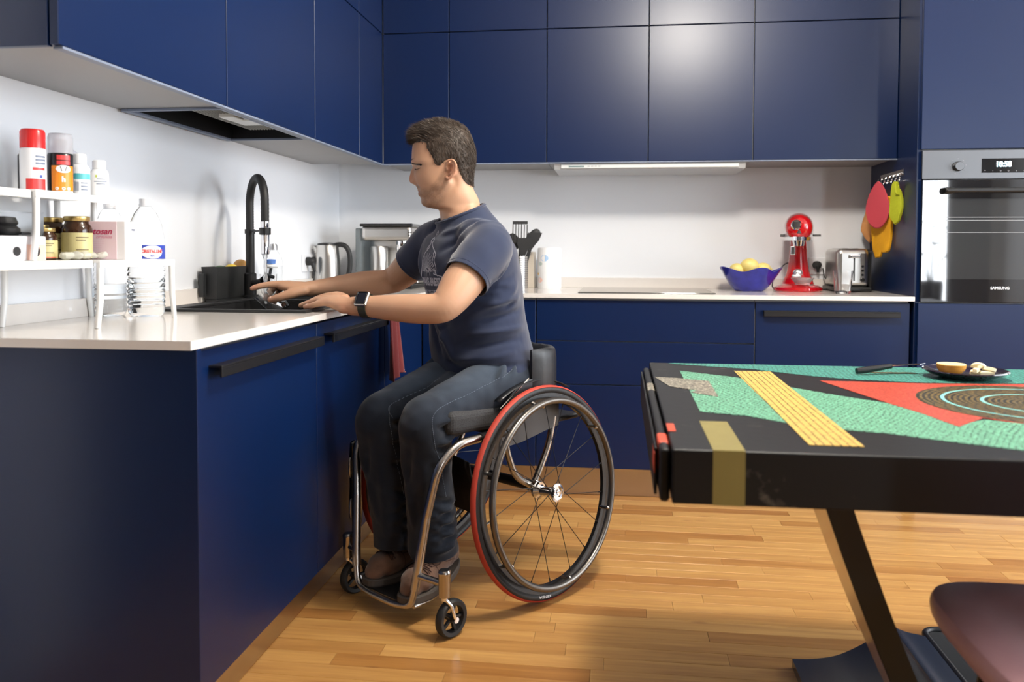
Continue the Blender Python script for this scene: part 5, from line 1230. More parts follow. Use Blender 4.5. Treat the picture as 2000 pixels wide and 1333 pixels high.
BT = [(137, 600), (150, 690), (170, 760), (200, 810), (260, 872), (330, 912), (400, 935), (500, 946), (600, 944), (700, 932), (800, 928), (880, 938), (940, 962), (1000, 998), (1060, 1020), (1300, 1060)]
WT = [(137, .004), (150, .030), (170, .043), (200, .054), (260, .066), (330, .073), (400, .0765), (500, .078), (600, .078), (700, .0745), (800, .071), (900, .0675), (1000, .062), (1060, .058), (1100, .055), (1140, .054), (1200, .0555), (1260, .058), (1300, .06)]
def gs(x, s): return exp(-(x/s)**2)
def face_u(cy_, lat):
    """bump towards the front at height cy_ (crop px) and lateral offset lat (m)"""
    L_ = abs(lat); b = 0
    nose = tab([(600, 0), (645, 4), (700, 38), (750, 56), (785, 68), (812, 68), (838, 58), (858, 14), (872, 0)], cy_)*HS
    nw = tab([(600, .010), (700, .0085), (785, .0125), (850, .0145)], cy_)
    b += nose*gs(L_, nw)
    b += .007*gs(L_-.0155, .006)*gs(cy_-826, 24)                 # wings of the nose
    b -= .0100*gs(L_-.031, .017)*gs(cy_-655, 36)                   # eye sockets
    b += .0075*gs(L_-.034, .0125)*gs(cy_-664, 19)                  # lids over the eyeball
    b += .0035*gs(L_-.030, .020)*gs(cy_-596, 20)                   # brow
    b += .0040*gs(L_-.044, .018)*gs(cy_-770, 60)                   # cheek
    b -= .0030*gs(L_-.026, .006)*gs(cy_-890, 50)                   # fold beside the mouth
    return b
def head_point(cy_, a):
    F, B, Wd = stab(FT, cy_, 5), stab(BT, cy_), stab(WT, cy_, 20)
    c = tab([(137, 575), (300, 600), (900, 640), (1100, 700), (1200, 800), (1300, 816)], cy_)
    ca, sa = cos(a), sin(a)
    if ca >= 0:
        pw = tab([(137, 1), (400, .78), (700, .72), (900, .80), (1060, .95), (1150, 1)], cy_)
        x = c+(F-c)*abs(ca)**pw; lat = Wd*math.copysign(abs(sa)**.92, sa)
    else: x = c+(B-c)*abs(ca)**.92; lat = Wd*math.copysign(abs(sa)**.95, sa)
    u = (600-x)*HS
    if ca > 0: u += face_u(cy_, lat)*min(1, ca*2.2)
    jd = abs((x-640)*.766+(cy_-860)*.643) if False else 0
    # jaw edge from the ear lobe to the chin, neck set back under it
    px_, py_ = 430-650, 1105-850; qx, qy = x-650, cy_-850; tt = max(0, min(1.05, (qx*px_+qy*py_)/(px_*px_+py_*py_))); dx_, dy_ = qx-px_*tt, qy-py_*tt; dd = sqrt(dx_*dx_+dy_*dy_); below = (dx_*-py_*-1+dy_*-px_) > 0
    if abs(sa) > .3:
        sg = math.copysign(1, sa); k_ = min(1, (abs(sa)-.3)*3)
        lat += sg*k_*(.0035*gs(dd, 34)-(.0065*gs(dd-75, 48) if below else 0))
    if ca > -.2: # jaw and cheek hollow
        lat *= 1-.05*gs(cy_-960, 70)*gs(abs(a)-1.05, .45)
    return HO+HF*u+HL*lat+V((0, 0, (600-cy_)*HS))
rows_ = [138, 143, 150, 160, 172, 186, 202, 220]+list(range(240, 1300, 9)); na = 150
m = MB(); vs = []
ang = []
for k in range(na):
    t = 2*pi*k/na; ang.append(t-.30*sin(t)*(.5+.5*cos(t)))     # denser over the face
for cy_ in rows_:
    for a in ang: vs.append(head_point(cy_, a))
fs = []
for i in range(len(rows_)-1):
    for k in range(na): a, b = i*na+k, i*na+(k+1) % na; fs.append([a, b, b+na, a+na])
fs.append(list(range(na))[::-1]); fs.append([(len(rows_)-1)*na+k for k in range(na)])
body = MB(); body.add(vs, fs, 0, True)
def hp(cx_, cy_, lat): return HO+HF*((600-cx_)*HS)+HL*lat+V((0, 0, (600-cy_)*HS))
# ears
for s in (1, -1):
    E_ = []
    for cx_, cy_, o_, r_ in ((632, 690, .000, .0028), (636, 640, .003, .0032), (655, 605, .008, .0034), (690, 592, .0125, .0036), (728, 615, .016, .0036), (742, 665, .017, .0036), (735, 715, .0155, .0034), (712, 760, .012, .0034), (680, 795, .008, .0044), (648, 812, .004, .0055), (636, 795, .001, .0045)):
        q = hp(cx_, cy_, s*(.0765+o_)); E_.append((q.x, q.y, q.z, r_))
    limb(body, E_, 4, 10)
    E_ = []
    for cx_, cy_, o_, r_ in ((668, 640, .006, .003), (700, 630, .0105, .003), (712, 670, .0125, .003), (700, 720, .0115, .003), (672, 750, .007, .0035)):
        q = hp(cx_, cy_, s*(.0762+o_)); E_.append((q.x, q.y, q.z, r_))
    limb(body, E_, 4, 8)
    for cx_, cy_, o_, r_ in ((705, 640, .006, .008), (705, 700, .005, .008), (690, 760, .002, .007), (640, 700, .0005, .006)): body.ball(tuple(hp(cx_, cy_, s*(.073+o_))), r_, 0, 8)
# neck into the shoulders
SH = V((.60, -.80, 0))   # across the shoulders, towards the camera
CHF = V((-.80, -.60, 0))
limb(body, [(.905, -1.573, 1.25, .052, .052), (.913, -1.570, 1.215, .054, .054), (.925, -1.566, 1.18, .060, .058), (.940, -1.553, 1.12, .085, .066)], 5, 28, ref=(.6, -.8, 0))
S1 = V((1.052, -1.715, 1.070)); S2 = V((.800, -1.372, 1.085))
trunk = [(1.02, -1.50, .62, .155, .11), (1.0, -1.51, .78, .145, .10), (.975, -1.53, .92, .155, .105), (.955, -1.54, 1.03, .165, .11), (.945, -1.552, 1.10, .15, .085), (.943, -1.555, 1.14, .09, .06)]
limb(body, trunk, 4, 28, ref=tuple(SH))
# arms: (x,y,z,r)
armL = [(S1.x-.01, S1.y+.01, S1.z, .058), (1.020, -1.775, 1.015, .060), (.985, -1.83, .955, .0575), (.962, -1.872, .913, .0480), (.938, -1.885, .8935, .0430), (.885, -1.880, .8895, .0425), (.82, -1.872, .8905, .0395), (.75, -1.862, .8925, .0330), (.70, -1.855, .8935, .0285), (.675, -1.850, .8930, .0275)]
armR = [(S2.x, S2.y, S2.z, .056), (.755, -1.335, 1.045, .058), (.70, -1.300, .995, .057), (.648, -1.282, .955, .049), (.612, -1.290, .942, .044), (.56, -1.325, .937, .045), (.50, -1.372, .932, .040), (.445, -1.418, .928, .031), (.41, -1.442, .925, .0265), (.392, -1.452, .923, .026)]
limb(body, armL, 5, 26); limb(body, armR, 5, 26)
# left hand: palm down, heel hanging over the worktop edge, little finger towards the camera
hu = V((0, 0, 1))
limb(body, [(.700, -1.853, .893, .0285, .0235), (.672, -1.847, .893, .030, .0240), (.645, -1.835, .896, .038, .0225), (.615, -1.815, .902, .042, .0200), (.590, -1.800, .904, .041, .0155)], 4, 22, ref=(.35, .93, 0))
def finger(pts): limb(body, pts, 4, 12)
finger([(.632, -1.790, .910, 0.0154), (.598, -1.762, .918, 0.0131), (.560, -1.744, .912, 0.0108), (.532, -1.734, .900, 0.0097), (.512, -1.728, .8895, 0.0085)])      # index
finger([(.630, -1.805, .910, 0.0154), (.588, -1.786, .917, 0.0128), (.546, -1.772, .909, 0.0108), (.515, -1.763, .897, 0.0097), (.493, -1.757, .889, 0.0085)])      # middle
finger([(.630, -1.825, .907, 0.0148), (.586, -1.811, .911, 0.0123), (.546, -1.801, .904, 0.0105), (.516, -1.793, .894, 0.0095), (.496, -1.788, .8885, 0.0083)])     # ring
finger([(.636, -1.845, .901, 0.0137), (.596, -1.838, .903, 0.0112), (.562, -1.831, .897, 0.0097), (.538, -1.825, .890, 0.0088), (.522, -1.821, .887, 0.0078)])      # little
finger([(.662, -1.820, .892, 0.0182), (.635, -1.782, .888, 0.0160), (.612, -1.752, .887, 0.0131), (.592, -1.732, .885, 0.0108)])                                      # thumb, far side
body.ball((.655, -1.858, .887), (.026, .018, .016), 0, 10)
body.ball((.372, -1.478, .922), (.024, .016, .016), 0, 10)
# right hand round the tumbler: thumb near side, index stretched over it, three fingers behind
limb(body, [(.41, -1.442, .925, .0275, .022), (.385, -1.455, .924, .030, .023), (.355, -1.462, .927, .034, .0215), (.325, -1.462, .931, .036, .0185), (.305, -1.455, .933, .033, .015)], 4, 22, ref=(.35, .93, 0))
finger([(.335, -1.475, .936, 0.0154), (.300, -1.478, .938, 0.0131), (.265, -1.486, .937, 0.0112), (.236, -1.492, .932, 0.0103), (.212, -1.496, .9245, 0.0091)])        # index
finger([(.33, -1.455, .934, 0.0148), (.290, -1.440, .936, 0.0128), (.257, -1.428, .925, 0.0112), (.240, -1.430, .905, 0.0100), (.232, -1.440, .890, 0.0089)])         # middle
finger([(.33, -1.436, .931, 0.0142), (.296, -1.418, .930, 0.0123), (.268, -1.404, .917, 0.0107), (.253, -1.404, .897, 0.0097), (.247, -1.414, .882, 0.0085)])        # ring
finger([(.335, -1.425, .926, 0.0131), (.306, -1.400, .921, 0.0112), (.284, -1.386, .906, 0.0098), (.272, -1.388, .888, 0.0089), (.268, -1.396, .876, 0.0080)])        # little
finger([(.385, -1.478, .918, 0.0177), (.352, -1.500, .909, 0.0171), (.322, -1.512, .899, 0.0146), (.300, -1.512, .893, 0.0128), (.281, -1.508, .888, 0.0114)])       # thumb
bme = remesh(body, .0027, 5, .5)
skin_l, skin_d = V((.57, .335, .215)), V((.44, .235, .142)); lip = V((.40, .145, .11)); ub = V((.20, .115, .075)); redd = V((.54, .21, .13))
def skin(co):
    d = co-HO; u = d.dot(HF); lat = d.dot(HL); cx_, cy_ = 600-u/HS, 600-d.z/HS
    c = skin_l.lerp(skin_d, .35+.35*noise.noise(co*14))
    if co.z > 1.14 and abs(lat) < .14:
        # stubble
        sm = lambda x: max(0, min(1, x))
        edge = tab([(230, 866), (290, 872), (340, 912), (420, 905), (500, 830), (545, 760), (580, 690), (640, 680)], cx_)
        b = sm((cy_-edge)/70+.2)*sm((650-cx_+.25*(1000-cy_))/110)*sm((1160-cy_)/60)
        b *= .55+.30*noise.noise(co*260)+.25*noise.noise(co*60)
        if abs(lat) < .034: b = max(b, .62*sm((350-cx_)/20)*gs(cy_-893, 26))
        c = c.lerp(ub, max(0, min(.62, b)))
        if abs(lat) < .024 and cx_ < 335 and 922 < cy_ < 990: c = c.lerp(lip, .85*max(0, 1-((cy_-955)/36)**4)*max(0, min(1, (335-cx_)/18)))
        if abs(lat) < .020 and cx_ < 330 and 943 < cy_ < 953: c = c*.45
        c = c.lerp(redd, .5*gs(cx_-190, 40)*gs(cy_-800, 50)+.55*gs(cx_-690, 55)*gs(cy_-700, 95)*(1 if abs(lat) > .06 else 0))
        c = c*(1-.35*gs(cy_-640, 9)*gs(abs(lat)-.036, .014)*(1 if cx_ < 350 else 0))
    for P_ in ((.212, -1.496, .9245), (.281, -1.508, .888), (.512, -1.728, .8895), (.493, -1.757, .889), (.522, -1.821, .887), (.658, -1.862, .883)):
        c = c.lerp(redd, .45*gs((co-V(P_)).length, .02))
    return c
setcol(bme, skin)
SKIN = mat('skin', (.5, .25, .15, 1), .48, spec=.35, vc=1, sss=.12, bump=((420, 420, 420), .12, .0006))
bme.materials.append(SKIN); bo = link('body', bme, person)
BV = BVHTree.FromPolygons([v.co+PB for v in bme.vertices], [list(p.vertices) for p in bme.polygons])
# eyelashes, brows
lash = mat('dark_hair', (.016, .010, .007, 1), .5)
def strands(lst, n=3):
    m = MB()
    for p0, p1, p2, wd in lst:
        d = (p2-p0).normalized(); s_ = d.cross(V((random.random()-.5, random.random()-.5, random.random()-.5))).normalized()
        t_ = d.cross(s_)
        base_ = [p0+(s_*cos(q)+t_*sin(q))*wd for q in (0, 2.1, 4.2)]; mid = [p1+(s_*cos(q)+t_*sin(q))*wd*.75 for q in (0, 2.1, 4.2)]
        m.add(base_+mid+[p2], [[0, 1, 4, 3], [1, 2, 5, 4], [2, 0, 3, 5], [3, 4, 6], [4, 5, 6], [5, 3, 6]], 0, True)
    return m
RH_ = random.Random(12)
def near(p):
    q = BV.find_nearest(p); return q[0], q[1]
for s in (1, -1):
    L_ = []
    for k in range(650):
        t = RH_.random(); lat = .013+.038*t; cx_ = 212+150*t; cy_ = 606-14*sin(pi*min(1, t*1.1))+22*t*t+RH_.uniform(-20, 16)*(1-.55*t)
        p, n_ = near(hp(cx_, cy_, s*lat)); d = (HL*s*.8-HF*.5+V((0, 0, .15-.5*t+RH_.uniform(-.2, .3)))).normalized()
        L_.append((p-n_*.0005, p+n_*.0012+d*.003, p+n_*.0006+d*.0065, .0006))
    strands(L_).build('eyebrow', lash, person)
    L_ = []
    for k in range(60):
        t = k/59; lat = .026+.022*t; cx_ = 278+70*t; cy_ = 676+12*sin(pi*t)
        p, n_ = near(hp(cx_, cy_, s*lat)); d = (HF*.8+V((0, 0, -.55))+HL*s*(t-.4)*.5).normalized()
        L_.append((p-n_*.0004, p+d*.0015+n_*.0004, p+d*.0035, .00045))
    for k in range(40):
        t = k/39; lat = .025+.024*t; cx_ = 274+78*t; cy_ = 674+12*sin(pi*t); p, n_ = near(hp(cx_, cy_, s*lat)); t2 = HL*s*.002; L_.append((p-t2, p+n_*.0003, p+t2, .0008))
    strands(L_).build('eyelashes', lash, person)
# hair cap and strands
def hair_th(cy_, a, lat_side=0):
    """hair thickness in m, negative where bare; needs cx of the scalp point"""
    p = head_point(cy_, a); d = p-HO; cx_ = 600-d.dot(HF)/HS
    # lower limit of the hair (crop y) as a function of cx
    low = tab([(200, 345), (228, 388), (330, 385), (395, 398), (410, 470), (470, 575), (505, 660), (555, 668), (575, 640), (640, 600), (690, 580), (740, 612), (770, 700), (810, 800), (860, 862), (930, 885), (1000, 890)], cx_)
    e = (low-cy_)
    th = tab([(-40, -.006), (0, -.0006), (14, .0012), (60, .0032), (160, .0055), (1000, .0070)], e)
    top = max(0, min(1, (330-cy_)/110)); th += top*tab([(200, .012), (330, .011), (500, .008), (700, .006), (950, .005)], cx_) if e > 0 else 0
    if e > 0 and cy_ > 380: th = min(th, tab([(380, .0062), (600, .0045), (900, .002)], cy_))
    return th, p, cx_, e
m = MB(); vs = []; grid = []
hrows = [138, 143, 150, 160, 172, 186, 202, 220]+list(range(240, 930, 12)); hn = 110
for i, cy_ in enumerate(hrows):
    for k in range(hn):
        a = 2*pi*k/hn; th, p, cx_, e = hair_th(cy_, a)
        n_ = (p-(HO+V((0, 0, min(.09, max(-.06, (600-cy_)*HS*.7))))-HF*.02)).normalized()
        nz = noise.noise(V((p.x*70, p.y*70, p.z*50)))*.0022+noise.noise(p*180)*.0012
        vs.append(p+n_*(th+(nz if th > .001 else 0)-.0004)); grid.append((p, n_, th, cx_, cy_, e))
fs = []
for i in range(len(hrows)-1):
    for k in range(hn):
        a, b = i*hn+k, i*hn+(k+1) % hn
        if max(grid[q][2] for q in (a, b, b+hn, a+hn)) > -.001: fs.append([a, b, b+hn, a+hn])
fs.append(list(range(hn))[::-1])
HAIRM = mat('dark_brown_hair', (.050, .034, .024, 1), .5, spec=.35, noise=((60, 60, 60), .45), bump=((380, 380, 120), .6, .0015))
m.add(vs, fs, 0, True); hair = m.build('hair', HAIRM, person)
L_ = []
cand = [g for g in grid if g[2] > .001]
for k in range(15000):
    g = cand[RH_.randrange(len(cand))]; p, n_, th, cx_, cy_, e = g
    p = p+n_*(th-.001)+V((RH_.uniform(-.003, .003), RH_.uniform(-.003, .003), RH_.uniform(-.003, .003)))
    if cy_ < 330+RH_.uniform(-110, 90):     # top: long, combed forward and up, fringe sticking out
        f_ = max(0, min(1, (620-cx_)/380)); d = (HF*(.75+.5*f_)+V((0, 0, .30+.1*f_))+HL*RH_.uniform(-.45, .45)+V((0, 0, RH_.uniform(-.3, .45)))).normalized(); ln = .010+.016*f_*RH_.random()+.005*RH_.random()
        q1 = p+n_*.003+d*ln*.5; q2 = p+n_*.003+d*ln+V((0, 0, -.002 if f_ > .6 else 0))
    else:
        d = (-HF*.45+V((0, 0, -1))+HL*RH_.uniform(-.25, .25)+HF*RH_.uniform(-.3, .3)).normalized(); ln = .008+.005*RH_.random()
        if cy_ > 600: ln *= .6
        q1 = p+n_*.0008+d*ln*.5; q2 = p+n_*.0002+d*ln
    L_.append((p, q1, q2, .00042))
# fringe tufts
for k in range(1500):
    lat = RH_.gauss(0, .028); cx_ = 235+RH_.uniform(-5, 75)+abs(lat)*900; cy_ = 335+RH_.uniform(-75, 45)
    p = hp(cx_, cy_, lat)+HF*.004; d = (HF*1.0+V((0, 0, RH_.uniform(-.35, .45)))+HL*RH_.uniform(-.25, .25)).normalized(); ln = .014+.016*RH_.random()
    L_.append((p, p+d*ln*.5+V((0, 0, .001)), p+d*ln, .0005))
for k in range(380):    # the raised lock above the fringe
    cx_ = 330+RH_.uniform(-20, 90); p = hp(cx_, 175+RH_.uniform(-10, 30), RH_.gauss(0, .018)); d = (HF*.9+V((0, 0, RH_.uniform(.2, .7)))).normalized(); ln = .010+.012*RH_.random()
    L_.append((p, p+d*ln*.5, p+d*ln, .0005))
hs = strands(L_).build('hair_strands', HAIRM, hair)

# ---- t-shirt
sh = MB()
limb(sh, [(1.008, -1.500, .62, .194, .150), (.998, -1.502, .68, .196, .153), (.985, -1.510, .76, .190, .150), (.975, -1.520, .85, .180, .143), (.968, -1.532, .94, .184, .142), (.955, -1.542, 1.02, .192, .138), (.948, -1.548, 1.075, .188, .118), (.946, -1.552, 1.115, .150, .098), (.938, -1.558, 1.15, .104, .086), (.926, -1.563, 1.18, .081, .078), (.920, -1.566, 1.22, .078, .075)], 5, 40,
     ref=[tuple(V((.813, -.583, 0)).lerp(V((.60, -.80, 0)), min(1, max(0, t)))) for t in []] or tuple(V((.68, -.73, 0))))
def toward(a, b, t): return tuple(V(a).lerp(V(b), t))
slL = [(S1.x-.045, S1.y+.05, S1.z+.012, .070), (S1.x-.005, S1.y+.005, S1.z-.004, .0735), (1.030, -1.762, 1.025, .074), (1.005, -1.804, .985, .0705), (.986, -1.836, .950, .0685), (.968, -1.864, .92, .068)]
slR = [(S2.x+.045, S2.y-.05, S2.z+.008, .068), (S2.x, S2.y, S2.z-.004, .070), (.762, -1.342, 1.048, .0715), (.728, -1.316, 1.018, .0705), (.700, -1.298, .992, .069), (.675, -1.285, .965, .068)]
limb(sh, slL, 5, 28); limb(sh, slR, 5, 28)
sme = remesh(sh, .0055, 8, .5)
bm = bmesh.new(); bm.from_mesh(sme); bpy.data.meshes.remove(sme)
def cut(bm, co, no, sel):
    fsel = [f for f in bm.faces if sel(f.calc_center_median())]
    es = {e for f in fsel for e in f.edges}; vsel = {v for f in fsel for v in f.verts}
    bmesh.ops.bisect_plane(bm, geom=fsel+list(es)+list(vsel), plane_co=co, plane_no=no, clear_outer=False, dist=1e-5)
    kill = [f for f in bm.faces if sel(f.calc_center_median()) and (f.calc_center_median()-V(co)).dot(V(no)) > 0]
    bmesh.ops.delete(bm, geom=kill, context='FACES')
    bmesh.ops.delete(bm, geom=[v for v in bm.verts if not v.link_faces], context='VERTS')
dl = (V((.962, -1.872, .915))-V((1.020, -1.775, 1.015))).normalized(); dr_ = (V((.648, -1.282, .955))-V((.755, -1.335, 1.045))).normalized()
cL = V((.996, -1.818, .972)); cR = V((.712, -1.304, 1.003))
cut(bm, cL, dl, lambda c: (c-cL).length < .17 and (c-cL).dot(dl) > -.03)
cut(bm, cR, dr_, lambda c: (c-cR).length < .17 and (c-cR).dot(dr_) > -.03)
nk = (V((-.34, -.16, .93))).normalized(); cN = V((.925, -1.564, 1.172))
cut(bm, cN, nk, lambda c: (c-cN).length < .14)
cut(bm, V((1.02, -1.5, .652)), V((-.03, .0, -1)).normalized(), lambda c: c.z < .74)
# folds
def pseg(p, a, b):
    ab = b-a; t = max(0, min(1, (p-a).dot(ab)/max(ab.length_squared, 1e-12))); return (p-(a+ab*t)).length, t
def folds(bm, lst, gain=2.0):
    bm.normal_update(); bv = BVHTree.FromBMesh(bm); L2 = []
    for a, b, am, w_ in lst:
        a, b = V(a), V(b); pl = []
        for k in range(7):
            h = bv.find_nearest(a.lerp(b, k/6)); pl.append(h[0])
        lo = [min(p[c] for p in pl)-3*w_ for c in range(3)]; hi = [max(p[c] for p in pl)+3*w_ for c in range(3)]
        L2.append((pl, am, w_, lo, hi))
    for v in bm.verts:
        o_ = 0; c = v.co
        for pl, am, w_, lo, hi in L2:
            if c.x < lo[0] or c.x > hi[0] or c.y < lo[1] or c.y > hi[1] or c.z < lo[2] or c.z > hi[2]: continue
            best = 9; bt = 0
            for k in range(6):
                d, t = pseg(c, pl[k], pl[k+1])
                if d < best: best = d; bt = (k+t)/6
            if best < 3*w_: o_ += am*exp(-(best/w_)**2)*sin(pi*(.08+.84*bt))
        v.co += v.normal*o_*gain
FS = []
rf = random.Random(21)
# belly and side folds (near flank)
for (a, b, am, w_) in [((1.10, -1.64, .74), (.93, -1.66, .72), .007, .011), ((1.12, -1.62, .78), (.96, -1.67, .755), -.007, .011), ((1.13, -1.60, .815), (.98, -1.665, .80), .006, .010), ((1.12, -1.61, .70), (.93, -1.66, .690), -.006, .010),
    ((1.12, -1.60, .87), (1.0, -1.665, .84), -.006, .011), ((1.11, -1.61, .91), (1.02, -1.66, .90), .005, .010), ((1.10, -1.62, .95), (.98, -1.64, .86), .005, .012), ((.87, -1.60, .88), (.93, -1.65, .72), .007, .013), ((.84, -1.56, .86), (.88, -1.62, .72), -.006, .012),
    ((1.06, -1.70, 1.10), (.90, -1.68, 1.0), .005, .010), ((1.04, -1.70, 1.12), (.89, -1.655, 1.05), -.005, .010), ((1.02, -1.69, 1.13), (.87, -1.62, 1.10), .004, .010), ((1.085, -1.72, 1.03), (.98, -1.80, 1.01), .004, .009), ((1.09, -1.74, 1.0), (1.0, -1.81, .985), -.004, .009), ((.82, -1.50, 1.08), (.83, -1.57, .95), .005, .012), ((.79, -1.44, 1.05), (.81, -1.53, .95), -.004, .011)]: FS.append((a, b, am, w_))
for k in range(26):
    z = rf.uniform(.69, 1.0); a0 = V((rf.uniform(.9, 1.14), -1.64, z)); FS.append((tuple(a0), tuple(a0+V((rf.uniform(-.12, -.04), -.01, rf.uniform(-.05, .02)))), rf.choice((-1, 1))*rf.uniform(.0015, .0035), rf.uniform(.006, .011)))
folds(bm, FS)
for v in bm.verts: v.co += v.normal*(noise.noise(v.co*16)*.003)
bmesh.ops.smooth_vert(bm, verts=bm.verts[:], factor=.4, use_axis_x=True, use_axis_y=True, use_axis_z=True)
SHB = BVHTree.FromBMesh(bm)
# hem and collar bands follow the open edges
loops = [e for e in bm.edges if len(e.link_faces) == 1]
tm = bpy.data.meshes.new('t_shirt'); bm.to_mesh(tm)
edge_pts = [[(e.verts[0].co.copy(), e.verts[1].co.copy()) for e in loops]]
bm.free()
for p in tm.polygons: p.use_smooth = True
COTTON = mat('navy_cotton', (.016, .024, .058, 1), .85, spec=.25, sheen=.35, bump=((700, 700, 700), .25, .0008), noise=((8, 8, 8), .12))
tm.materials.append(COTTON); ts = link('t_shirt', tm, person); sm_ = ts.modifiers.new('s', 'SOLIDIFY'); sm_.thickness = .0025; sm_.offset = -1
# collar rib
def ring_on(bvh, co, no, R_, n=64, off=.0):
    no = V(no).normalized(); u = no.orthogonal().normalized(); v_ = no.cross(u); out = []
    for k in range(n):
        a = 2*pi*k/n; d = u*cos(a)+v_*sin(a); h = bvh.ray_cast(V(co)+d*R_, -d)
        if h[0] is not None and (h[0]-V(co)).length < R_: out.append(h[0]+d*off)
    return out
cp = ring_on(SHB, cN-nk*.006, nk, .2)
if len(cp) > 20: m = MB(); m.tube([tuple(p) for p in cp], .0042, 8, close=True); m.build('collar', COTTON, ts)
for cc, nn_ in ((cL, dl), (cR, dr_)):
    cp = ring_on(SHB, cc-nn_*.014, nn_, .13)
    if len(cp) > 20: m = MB(); m.tube([tuple(p) for p in cp], .0009, 5, close=True); m.build('hem_stitch', mat('stitch_navy', (.035, .045, .09, 1), .8), ts)
# chest print, laid on the cloth
PRN = mat('print_pale_grey', lin(186, 186, 196), .7); PRR = mat('print_salmon', lin(196, 110, 104), .7)
pf = V((-.86, -.51, 0)).normalized(); pu = V((-pf.y, pf.x, 0)); pu = V((.51, -.86, 0)).normalized()   # print runs left to right as read
pcen = V((.955, -1.535, .972)); PS = 1.12
def onshirt(x, z, off=.0012):
    o = pcen+pu*x*PS+V((0, 0, z*PS))+pf*.4; h = SHB.ray_cast(o, -pf)
    return (h[0]+h[1]*(off if h[1].dot(pf) > 0 else -off)) if h[0] is not None else None
def printpoly(name, polys, m_):
    m = MB()
    for pl in polys:
        bm = bmesh.new()
        try: f = bm.faces.new([bm.verts.new((x, z, 0)) for x, z in pl])
        except Exception: bm.free(); continue
        bmesh.ops.triangulate(bm, faces=bm.faces[:]); bmesh.ops.subdivide_edges(bm, edges=[e for e in bm.edges if e.calc_length() > .008], cuts=2, use_grid_fill=True)
        bmesh.ops.triangulate(bm, faces=bm.faces[:])
        ok = True
        for v in bm.verts:
            q = onshirt(v.co.x, v.co.y)
            if q is None: ok = False; break
            v.co = q
        if ok: m.bmadd(bm)
        else: bm.free()
    if m.v: return m.build(name, m_, ts)
def stroke(pts, w_):
    out = []
    for (x0, z0), (x1, z1) in zip(pts, pts[1:]):
        d = V((x1-x0, z1-z0)); 
        if d.length < 1e-6: continue
        n_ = V((-d.y, d.x)).normalized()*w_/2; e = d.normalized()*w_*.25
        out.append([(x0-e.x+n_.x, z0-e.y+n_.y), (x0-e.x-n_.x, z0-e.y-n_.y), (x1+e.x-n_.x, z1+e.y-n_.y), (x1+e.x+n_.x, z1+e.y+n_.y)])
    return out
def ptext(name, txt, size, x, z, m_, xs=1, bold=0, shear=0):
    vs, fs = text_polys(txt, size, bold, shear); m = MB(); out = []
    for v in vs:
        q = onshirt(x+v.x*xs, z+v.y); 
        if q is None: return
        out.append(q)
    m.add(out, fs); m.build(name, m_, ts)
px0 = .012
ol = stroke([(px0-.052, .0), (px0-.047, .045), (px0-.034, .066), (px0-.012, .080), (px0-.006, .092), (px0-.010, .100), (px0-.003, .108), (px0+.006, .101), (px0+.001, .093), (px0+.008, .084), (px0+.026, .070), (px0+.036, .062), (px0+.032, .046), (px0+.040, .030), (px0+.036, .012), (px0+.044, .003)], .0032)
ol += stroke([(px0-.001, .112), (px0-.005, .120), (px0+.001, .127), (px0+.006, .121), (px0+.003, .115)], .0028)
ol += stroke([(px0-.028, .076), (px0-.012, .088)], .0025)+stroke([(px0+.022, .066), (px0+.027, .058), (px0+.023, .044), (px0+.031, .028), (px0+.027, .008), (px0+.062, .001), (px0+.058, -.016)], .0026)
printpoly('print_emblem', ol, PRN)
rays = []
for k in range(19):
    a = radians(8+164*k/18); c0 = (px0-.008, .012); r0, r1 = .012, (.034 if k % 2 else .041)+.012*sin(a)
    rays += stroke([(c0[0]+r0*cos(a), c0[1]+r0*sin(a)), (c0[0]+r1*cos(a), c0[1]+r1*sin(a))], .0018)
rays += stroke([(px0-.018, .002), (px0-.010, .020), (px0-.004, .010), (px0+.004, .024), (px0+.006, .003)], .003)
printpoly('print_rays', rays, PRN)
ptext('lettering', 'PARIS BREST', .030, px0+.0, -.015, PRN, .62, .0012, .15)
printpoly('print_band', [[(px0-.055+.011*k, -.058), (px0-.044+.011*k, -.058), (px0-.044+.011*k, -.038), (px0-.055+.011*k, -.038)] for k in range(11)], PRN)
_vs = text_polys
vs, fs = text_polys('FAUTEUIL', .021, .0006, .1); out = []
for v in vs: q = onshirt(px0+.004+v.x*.85, -.048+v.y, .0022); out.append(q if q else V((0, 0, 0)))
m = MB(); m.add(out, fs); m.build('lettering', COTTON, ts)
ptext('lettering', 'AUDAX', .024, px0, -.074, PRR, .9, .001)

# ---- jeans
jn = MB()
hipN, hipF = V(W(-.035, .093, .652)), V(W(-.035, -.093, .652))
kN, kF = V(W(.362, .100, .566)), V(W(.380, -.080, .556)); aN, aF = V(W(.285, .050, .175)), V(W(.312, -.080, .180))
limb(jn, [(1.010, -1.494, .640, .176, .128), (1.003, -1.497, .69, .174, .130), (.998, -1.500, .72, .165, .120)], 4, 32, ref=tuple(CL))
def leg(h, k, a, s):
    up_ = V((0, 0, 1)); f_ = lambda p, r, r2=None: (p.x, p.y, p.z, r, r2 or r)
    pts = [f_(h, .098), f_(h.lerp(k, .3), .094), f_(h.lerp(k, .62), .085), f_(h.lerp(k, .86), .077), f_(k+V((0, 0, -.004)), .0735), f_(k.lerp(a, .14)+CF*.0, .0735), f_(k.lerp(a, .35), .071), f_(k.lerp(a, .6), .070), f_(k.lerp(a, .85), .072), f_(a, .074), f_(a+(a-k)*.10, .076)]
    limb(jn, pts, 6, 30)
leg(hipN, kN, aN, 1); leg(hipF, kF, aF, -1)
jn.ball(W(-.05, .08, .645), .092, 0, 14); jn.ball(W(-.05, -.08, .645), .092, 0, 14)
